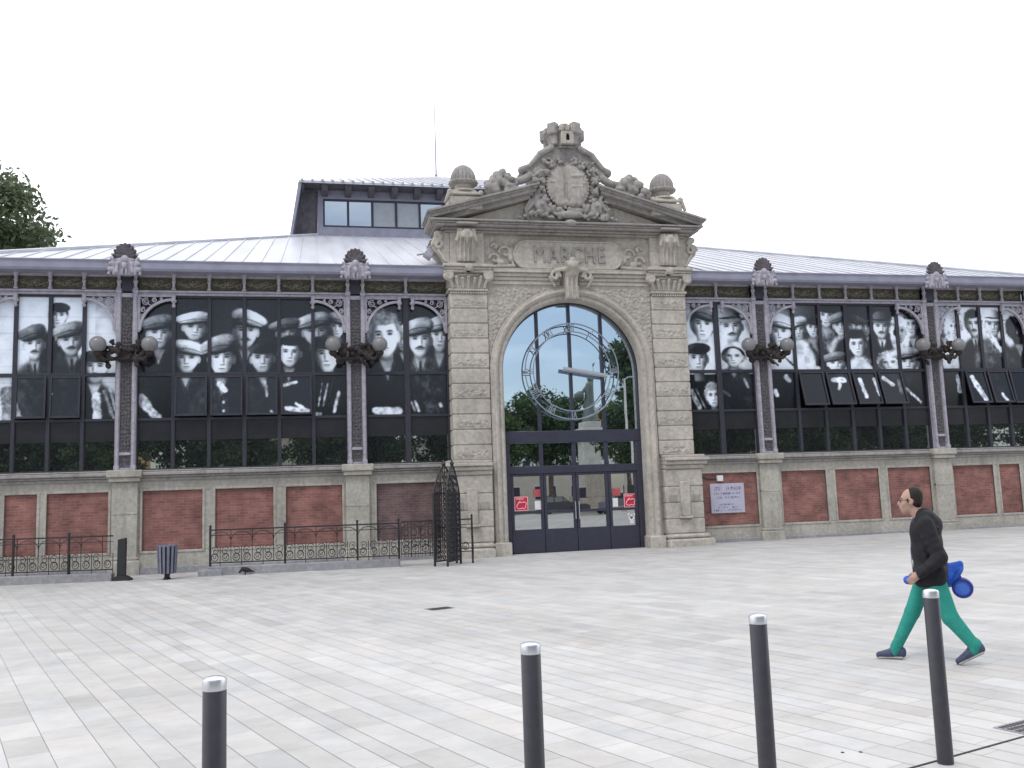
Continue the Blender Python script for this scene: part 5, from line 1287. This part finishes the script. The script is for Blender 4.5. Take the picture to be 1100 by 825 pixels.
    J=[('e',(.045,0,1.28),(.15,.205,.17)),('e',(-.03,0,1.33),(.10,.17,.11)),('e',(.02,0,1.12),(.155,.20,.24)),('e',(-.01,0,.93),(.165,.20,.18)),('b',(-.015,0,.85),(.16,.215,.115),.09),
       ('c',(.07,.04,1.445),(.07,-.04,1.445),.064,.064),('c',(.03,.03,1.45),(.03,-.03,1.45),.055,.055),('c',(.02,.10,1.40),(.02,-.10,1.40),.085,.085),
       ('c',SL,EL,.082,.070),('c',EL,np.array(WL)-np.array((.03,0,-.02)),.070,.055),('c',SR,ER,.082,.070),('c',ER,WR,.070,.052)]
    for i in range(9):   # folds
        z=.95+.045*i; J.append(('c',(-.10+.02*rr.random(),.10+.06*rr.random(),z),(.02,.18,z+.05*rr.uniform(-1,1)),.014,.016))
    for i in range(5):
        q=i/5; e=np.array(EL); w=np.array(WL); p=e+(w-e)*q; J.append(('c',p+np.array((-.03,.055,.03)),p+np.array((.03,.06,-.05)),.016,.016))
    for i in range(4):
        q=.25+i*.2; p=np.array(SL)+(np.array(EL)-np.array(SL))*q; J.append(('c',p+np.array((-.035,.055,.0)),p+np.array((.05,.045,-.045)),.014,.016))
    J+= [('-e',(H[0]-.02,0,1.50),(.075,.065,.07)),('-c',(.19,-.012,1.42),(.165,-.012,.8),.03,.012)]
    jo=carve('jacket',J,.012,jk,t,.03)
    cu=np.array(WL)-np.array((.02,0,-.017)); b=MB(); b.lathe([(.050,-.02),(.056,0),(.054,.025)],(0,0,0),14)
    c=b.build('cuff',jk,jo); d=(np.array(WL)-np.array(EL)); c.rotation_mode='QUATERNION'; c.rotation_quaternion=Vector(d).to_track_quat('Z','Y'); c.location=cu
    carve('shirt',[('e',(.075,0,1.30),(.118,.10,.15)),('e',(.065,0,1.10),(.118,.10,.18)),('c',(.10,0,1.40),(.12,0,1.36),.05,.05)],.014,shirt,t,.03)
    # ---- trousers
    T=[('e',(-.01,0,.90),(.125,.165,.12)),('c',HipF,KF,.105,.078),('c',KF,AF,.078,.055),('c',HipR,KR,.105,.078),('c',KR,AR,.078,.055)]
    for (A_,B_,yy,sg) in((HipF,KF,-.08,1),(KF,AF,-.08,1),(HipR,KR,.09,1),(KR,AR,.09,1)):
        A_=np.array(A_);B_=np.array(B_)
        for i in range(5):
            q=.3+i*.15; p=A_+(B_-A_)*q*.95; dz=rr.uniform(-.05,.05); T.append(('c',p+np.array((-.03,.04+.008*rr.uniform(-1,1),dz*.7)),p+np.array((.025,.045,-dz*.7)),.012,.012))
    for A_,s in((AF,-1),(AR,1)):
        A_=np.array(A_)
        T.append(('c',A_+np.array((-.005,0,.02)),A_+np.array((.010,0,-.040)),.055,.053))
        pass
    carve('trousers',T,.012,tr,t,.02)
    # ---- shoes
    for (heel,toe,y) in(((.262,.045),(.490,.038),-.08),((-.490,.150),(-.285,.042),.09)):
        hx,hz=heel;tx,tz=toe; dx,dz=tx-hx,tz-hz
        A_=np.array((hx,y,hz)); B_=np.array((tx,y,tz)); m=A_+(B_-A_)*.5; L=np.linalg.norm(B_-A_); u=(B_-A_)/L; n=np.array((-u[2],0,u[0])); 
        if n[2]<0: n=-n
        Q=[('c',A_+n*.012,m+n*.018,.040,.044),('c',m+n*.012,B_+n*.0,.044,.034),('c',A_+n*.045,A_+u*.08+n*.055,.036,.036),('c',A_+u*.06+n*.04,B_-u*.05+n*.012,.034,.028)]
        so=carve('shoe',Q,.008,sh,t,.02)
        carve('sole',[('C',A_-n*.024,m-n*.020,.012,.012,3.2),('C',m-n*.020,B_-n*.026,.012,.011,3.0),('c',A_-n*.02+np.array((0,.02,0)),B_-n*.022+np.array((0,.02,0)),.013,.011),('c',A_-n*.02-np.array((0,.02,0)),B_-n*.022-np.array((0,.02,0)),.013,.011)],.007,sole,so,.012)
        b=MB()
        for q in(.35,.45,.55): 
            p=A_+u*L*q+n*.062; b.tube([p+np.array((0,-.025,0)),p+np.array((.01,0,0))+n*.004,p+np.array((0,.025,0))],.004,5)
        p=A_+u*L*.3+n*.075; b.tube([p,p+np.array((.03,.015,.03)),p+np.array((.05,.03,.02))],.003,4)
        b.build('lace',sole,so)
    # upright carriage: lean the whole figure back a little, shorten the stride
    shear=Matrix(((.95,0,-.085,.02),(0,1,0,0),(0,0,1,0),(0,0,0,1)))
    def lean(o):
        for c in o.children:
            if c.name.startswith('cuff'): c.location=shear@c.location
            else: c.data.transform(shear); lean(c)
    lean(t)
    # ---- blue bag in the far hand
    blue=plain('blue_plastic',(.016,.10,.52),.5,0,.4,.3,14,.6); navy=plain('dark_blue_ring',(.008,.03,.24),.35); pale=plain('mid_blue_disc',(.06,.16,.62),.4,0,.5,.1,20)
    g=thing('blue_bag','bright blue crumpled plastic bag with round end, held at the walking man\'s hip','bag',(-1.93,-18.80,gz(-1.9)),a)
    g.scale=(.965,.965,.965); rr=random.Random(9); y=-.27
    B_=[('c',(.17,y,.77),(-.20,y,.80),.045,.10),('c',(.02,y,.84),(.02,y,.90),.03,.02)]
    for i in range(40):
        x=rr.uniform(-.30,.10); B_.append(('e',(x,y+rr.uniform(-.09,.09),.80+rr.uniform(-.07,.10)*(1.0 if x<-.05 else .5)),(rr.uniform(.05,.10),rr.uniform(.02,.05),rr.uniform(.012,.03)),rr.uniform(-1.2,1.2)))
    B_+= [('e',(-.24,y,.86),(.13,.07,.075),-.5),('c',(-.22,y,.88),(-.33,y+.02,.94),.05,.03)]
    bg=carve('bag_skin',B_,.010,blue,g,.022)
    cx,cz=-.335,.705
    b=MB(); b.lathe([(.088,-.06),(.098,-.05),(.098,.05),(.088,.06),(.072,.06),(.070,.04),(.070,-.04),(.072,-.06)],(cx,y+.06,cz),28,'y'); b.build('round_rim',navy,g)
    b=MB(); b.lathe([(.0,-.05),(.071,-.045),(.071,.045),(.0,.05)],(cx,y+.06,cz),24,'y'); b.build('round_end',pale,g)
    carve('bag_neck',[('c',(-.24,y+.02,.78),(cx,y+.04,cz+.02),.06,.05)],.012,blue,g,.02)
person()

# ------------------------------------------------------------------ trees
def leafmat(name,c):
    m,nt,N,L,B=mat(name); a=N.new('ShaderNodeAttribute'); a.attribute_name='Col'
    L.new(a.outputs['Color'],B.inputs['Base Color']); B.inputs['Roughness'].default_value=.6; B.inputs['Specular IOR Level'].default_value=.3
    tl=N.new('ShaderNodeBsdfTranslucent'); L.new(a.outputs['Color'],tl.inputs['Color']); mx=N.new('ShaderNodeMixShader'); mx.inputs[0].default_value=.3
    L.new(B.outputs[0],mx.inputs[1]); L.new(tl.outputs[0],mx.inputs[2]); L.new(mx.outputs[0],N['Material Output'].inputs['Surface'])
    return m
LEAF=leafmat('green_leaves',None)
def tree_meshes(seed,H,trunk_h,rad,nleaf,size,tall=1.0,base=(.040,.066,.022)):
    rng=np.random.default_rng(seed); rr=random.Random(seed)
    b=MB(); tops=[]
    b.tube([(0,0,-.5),(.05,.02,trunk_h*.5),(.0,.1,trunk_h),(.1,.05,H*.6),(0,0,H*.86)],[.42*H/14,.32*H/14,.28*H/14,.16*H/14,.04],8)
    cen=[]
    nl=13
    for i in range(nl):
        a=2.4*i+rr.uniform(-.3,.3); z0=trunk_h+(H*.72-trunk_h)*i/nl; f=1-.5*abs(i/nl-.35)
        r=rad*f*rr.uniform(.6,.92); z1=z0+rr.uniform(.12,.28)*H
        p=[(0,0,z0),(r*.5*math.cos(a),r*.5*math.sin(a),z0+(z1-z0)*.45),(r*math.cos(a),r*math.sin(a),min(z1,H*.95))]
        b.tube(p,[.12*H/14,.08*H/14,.03],6); cen.append((p[2],rad*rr.uniform(.28,.42))); cen.append((p[1],rad*rr.uniform(.26,.36)))
        for q in range(2):
            cen.append(((p[2][0]+rr.uniform(-.35,.35)*rad,p[2][1]+rr.uniform(-.35,.35)*rad,min(p[2][2]+rr.uniform(-.12,.16)*H,H*.97)),rad*rr.uniform(.14,.26)))
    cen.append(((0,0,H*.9),rad*.35)); cen.append(((.2,.1,H*.78),rad*.45))
    V=[];C=[]
    wts=np.array([c[1]**2 for c in cen]); wts/=wts.sum(); pick=rng.choice(len(cen),nleaf,p=wts)
    ctr=np.array([c[0] for c in cen])[pick]; rd=np.array([c[1] for c in cen])[pick]
    d=rng.normal(size=(nleaf,3)); d/=np.linalg.norm(d,axis=1)[:,None]; rr_=rd*rng.random(nleaf)**.45*(1+.15*rng.normal(size=nleaf))
    pos=ctr+d*rr_[:,None]*np.array([1,1,.8*tall])
    u=rng.normal(size=(nleaf,3)); u/=np.linalg.norm(u,axis=1)[:,None]; w=np.cross(u,rng.normal(size=(nleaf,3))); w/=np.linalg.norm(w,axis=1)[:,None]
    s=(size*rng.uniform(.6,1.3,nleaf))[:,None]
    V=np.stack([pos-u*s,pos+w*s*.45,pos+u*s,pos-w*s*.45],1).reshape(-1,3); F=np.arange(nleaf*4).reshape(-1,4)
    cl=rng.uniform(.75,1.3,len(cen))[pick]*rng.uniform(.7,1.35,nleaf); ye=rng.uniform(0,.35,nleaf)*rng.random(len(cen))[pick]
    col=np.stack([base[0]*cl*(1+ye),base[1]*cl*(1+.25*ye),base[2]*cl,np.ones(nleaf)],1)
    me=bpy.data.meshes.new('crown'); me.from_pydata(V.tolist(),[],F.tolist()); me.materials.append(LEAF)
    ca=me.color_attributes.new('Col','FLOAT_COLOR','CORNER'); ca.data.foreach_set('color',np.repeat(col,4,0).astype(np.float32).ravel()); me.update()
    tm=b.build('trunk',M['trunk'],None); tdat=tm.data; bpy.data.objects.remove(tm)
    return me,tdat
def place_tree(name,label,ms,x,y,sc=1.0,rz=0,group=None,sz=None):
    t=thing(name,label,'tree',(x,y,gz(x)),rz,group); t.scale=(sc,sc,sz or sc)
    add('trunk',ms[1],t); add('crown',ms[0],t); return t
big=tree_meshes(21,27.6,7,8.4,52000,.27,1.0,(.105,.140,.078))
place_tree('plane_tree','tall dense green tree rising behind the left end of the market roof',big,-32.2,45,.935,.6)
# across the square, behind the viewer: what the glass reflects
tA=tree_meshes(5,10.5,3.2,3.6,9000,.22,1.0,(.05,.085,.03)); tB=tree_meshes(6,11.5,3.6,4.0,9000,.23,1.0,(.042,.075,.028)); tC=tree_meshes(8,17.5,4,4.6,13000,.26,1.2,(.032,.058,.026))
rr=random.Random(12)
for i in range(25):
    x=-46+i*5.6+rr.uniform(-1,1); y=-58+rr.uniform(-3,4)
    place_tree('square_tree','leafy tree of the row across the square, seen only as a reflection in the glass',[tA,tB][i%2],x,y,rr.uniform(.9,1.1),rr.random()*6,'trees across the square reflected in the glass')
place_tree('square_tree','tall dark tree reflected at the right side of the portal glass',tC,18.6,-41,1.0,1.0,'trees across the square reflected in the glass')
def monument():
    t=thing('monument','stone monument with a bronze figure, reflected in the portal glass','monument',(16.6,-52,gz(16)))
    b=MB(); b.box(-2.2,2.2,-2.2,2.2,-.5,.5,.05); b.box(-1.5,1.5,-1.5,1.5,.5,1.3,.05); b.box(-.8,.8,-.8,.8,1.3,6.6,.06); b.box(-1.2,1.2,-1.2,1.2,6.6,7.3,.08); b.box(-.8,.8,-.8,.8,7.3,7.9,.05)
    b.build('pedestal',M['stone'],t)
    carve('bronze_figure',[('c',(0,0,7.9),(0,0,9.4),.75,.42),('c',(0,0,9.4),(.1,0,11.2),.5,.38),('s',(.15,0,11.8),.25),('c',(.3,0,11.1),(.55,0,12.3),.14,.10),('c',(.55,0,12.2),(.55,0,13.2),.05,.04),('c',(-.3,0,11.0),(-.9,0,10.2),.15,.12),('s',(-.9,.1,10.3),.4),('c',(.55,0,13.1),(.7,0,13.3),.1,.05)],.09,M['bronze'],t,.12)
M['bronze']=plain('green_bronze',(.10,.12,.10),.5,.3)
monument()
def far_house(x,y,w,h,col,label):
    t=thing('town_house',label,'house',(x,y,gz(x)))
    wall=plain('render_'+str(int(x)),col,.9,0,.2,.08,1); 
    b=MB(); b.box(-w/2,w/2,-8,0,-.5,h,.03); b.box(-w/2,w/2,-8.1,.25,h,h+.3,.03); W=b.build('wall',wall,t)
    b=MB(); b.prism([(-8.4,h+.3),(.6,h+.3),(-4,h+2.2)],-w/2-.2,w/2+.2,'x'); b.build('roof',M['tile'],t,0)
    for r in range(int(h//3.1)):
        n=int(w//2.6)
        for i in range(n):
            xx=-w/2+(i+.5)*w/n; z=r*3.1+.9
            b=MB(); b.box(xx-.55,xx+.55,.0,.06,z,z+1.7); f=b.build('window',M['white'],t,0)
            b=MB(); b.box(xx-.45,xx+.45,.05,.075,z+.1,z+1.6); b.build('pane',M['frame'],f,0)
M['tile']=plain('clay_roof_tile',(.30,.13,.075),.85,0,.2,.3,3)
far_house(-33,-72,16,8.5,(.62,.45,.22),'ochre house with tiled roof across the square, reflected in the left windows')
far_house(-9,-76,20,9,(.55,.50,.42),'cream house across the square behind the trees, reflected in the doors')
far_house(16,-78,22,9.5,(.60,.57,.52),'pale grey house across the square behind the monument, reflected in the doors')
far_house(44,-74,24,9,(.60,.52,.38),'sandy house across the square, reflected in the right windows')
def mast_lamp(x,y,h,label):
    t=thing('street_lamp',label,'street lamp',(x,y,gz(x))); b=MB(); b.lathe([(.22,0),(.22,.5),(.10,.6),(.08,h-.4),(.05,h)],(0,0,0),12); b.build('lamp_pole',M['stone'],t)
    b=MB(); b.tube([(0,0,h-.1),(.3,0,h+.1),(.9,0,h+.12)],.05,6); b.box(.7,1.4,-.14,.14,h+.05,h+.16,.02); b.build('lamp_head',M['fascia'],t)
mast_lamp(13.7,-34,9.5,'pale street lamp pole reflected in the right half of the portal glass')
def van(x,y,rz):
    t=thing('parked_van','dark van parked under the trees across the square, reflected in the doors','van',(x,y,gz(x)),rz)
    b=MB(); b.prism([(-2.4,.45),(2.5,.45),(2.55,1.0),(1.75,1.2),(1.15,2.0),(-2.4,2.05)],-.95,.95); b.build('body',M['bollard'],t,20)
    b=MB(); b.prism([(1.66,1.25),(1.14,1.92),(.35,1.92),(.35,1.25)],-.96,.96); b.prism([(.2,1.25),(.2,1.92),(-1.0,1.92),(-1.0,1.25)],-.96,.96); b.build('window',M['glass_low'],t,0)
    for wx in(-1.6,1.6):
        for s in(-1,1):
            b=MB(); b.lathe([(.18,-.11),(.34,-.11),(.36,0),(.34,.11),(.18,.11)],(wx,s*.85,.36),20,'y'); w=b.build('wheel',M['fence'],t); b=MB(); b.lathe([(.02,-.12),(.18,-.115),(.18,.115),(.02,.12)],(wx,s*.85,.36),14,'y'); b.build('rim',M['steel'],w)

def car(x,y,rz,m,label):  # cars added to darken the pale ground mirrored in the doors
    t=thing('added_car',label,'car',(x,y,gz(x)),rz)
    b=MB(); b.prism([(-2.1,.35),(2.1,.35),(2.15,.7),(1.9,.88),(1.0,.95),(.45,1.42),(-1.1,1.45),(-1.75,.98),(-2.1,.9)],-.85,.85); b.build('body',m,t,20)
    b=MB(); b.prism([(.85,.98),(.42,1.36),(-.25,1.37),(-.25,.98)],-.86,.86); b.build('window',M['glass_low'],t,0)
    b=MB(); b.prism([(-.35,.98),(-.35,1.37),(-1.08,1.38),(-1.5,1.0)],-.86,.86); b.build('window',M['glass_low'],t,0)
    for wx in(-1.3,1.35):
        for s in(-1,1):
            b=MB(); b.lathe([(.16,-.1),(.31,-.1),(.33,0),(.31,.1),(.16,.1)],(wx,s*.78,.33),20,'y'); b.build('wheel',M['fence'],t)
van(24,-56,.1)
car(11.5,-45,.05,M['bollard'],'dark grey car added across the square to darken the reflection low in the doors')
car(17.2,-46,.0,M['bin'],'blue grey car added across the square to darken the reflection in the right door leaf')
car(5.8,-45.5,.0,M['lamp_iron'],'brown car added across the square to darken the reflection in the left door leaf')

# ------------------------------------------------------------------ sky, sun, camera
SUN_EL,SUN_AZ=R(58),R(215)      # azimuth measured clockwise from +Y
w=bpy.data.worlds.new('World'); S.world=w; w.use_nodes=True; N=w.node_tree.nodes; L=w.node_tree.links
bg=N['Background']; bg.inputs['Strength'].default_value=.12
sk=N.new('ShaderNodeTexSky'); sk.sky_type='NISHITA'; sk.sun_disc=False; sk.sun_elevation=SUN_EL; sk.sun_rotation=SUN_AZ; sk.air_density=1.0; sk.dust_density=1.5
tc=N.new('ShaderNodeTexCoord'); mp=N.new('ShaderNodeMapping'); mp.inputs['Scale'].default_value=(1,1,2.6); L.new(tc.outputs['Generated'],mp.inputs[0])
no=N.new('ShaderNodeTexNoise'); no.inputs['Scale'].default_value=1.7; no.inputs['Detail'].default_value=7; no.inputs['Roughness'].default_value=.55; L.new(mp.outputs[0],no.inputs[0])
sep=N.new('ShaderNodeSeparateXYZ'); L.new(tc.outputs['Generated'],sep.inputs[0])
gr=N.new('ShaderNodeMapRange'); gr.inputs[1].default_value=-.9; gr.inputs[2].default_value=.5; gr.inputs[3].default_value=-.10; gr.inputs[4].default_value=.42; L.new(sep.outputs['Y'],gr.inputs[0])
ad=N.new('ShaderNodeMath'); ad.operation='ADD'; L.new(no.outputs['Fac'],ad.inputs[0]); L.new(gr.outputs[0],ad.inputs[1])
rp=N.new('ShaderNodeMapRange'); rp.inputs[1].default_value=.44; rp.inputs[2].default_value=.72; rp.inputs[3].default_value=.12; rp.inputs[4].default_value=1.0; L.new(ad.outputs[0],rp.inputs[0])
mx=N.new('ShaderNodeMixRGB'); L.new(rp.outputs[0],mx.inputs[0]); L.new(sk.outputs[0],mx.inputs[1]); mx.inputs[2].default_value=(13.5,13.7,14.2,1)
L.new(mx.outputs[0],bg.inputs['Color'])
sd=bpy.data.lights.new('Sun','SUN'); sd.energy=1.15; sd.angle=R(14); sd.color=(1,.97,.92)
so=add('Sun',sd); dv=Vector((math.sin(SUN_AZ)*math.cos(SUN_EL),math.cos(SUN_AZ)*math.cos(SUN_EL),math.sin(SUN_EL))); so.rotation_euler=(-dv).to_track_quat('-Z','Y').to_euler(); so.location=dv*60

cd=bpy.data.cameras.new('Camera'); cam=add('Camera',cd); S.camera=cam
cd.sensor_width=36; cd.sensor_fit='HORIZONTAL'; cd.lens=983.99/1100*36; cd.clip_end=3000; cd.clip_start=.1
r_=Vector((0.97698618,-0.21043885,-0.03483536)); u_=Vector((0.00833051,-0.12554584,0.99205284)); f_=Vector((0.21313989,0.96951211,0.12090349))
m4=Matrix.Identity(4)
for i in range(3): m4[i][0]=r_[i]; m4[i][1]=u_[i]; m4[i][2]=-f_[i]
m4.translation=Vector((-7.6627,-26.745,1.75)); cam.matrix_world=m4
vs=S.view_settings; S.display_settings.display_device='sRGB'; vs.view_transform='Standard'; vs.look='None'; vs.exposure=0.06; vs.gamma=1; vs.use_curve_mapping=False
S.cycles.use_denoising=True; S.cycles.max_bounces=6
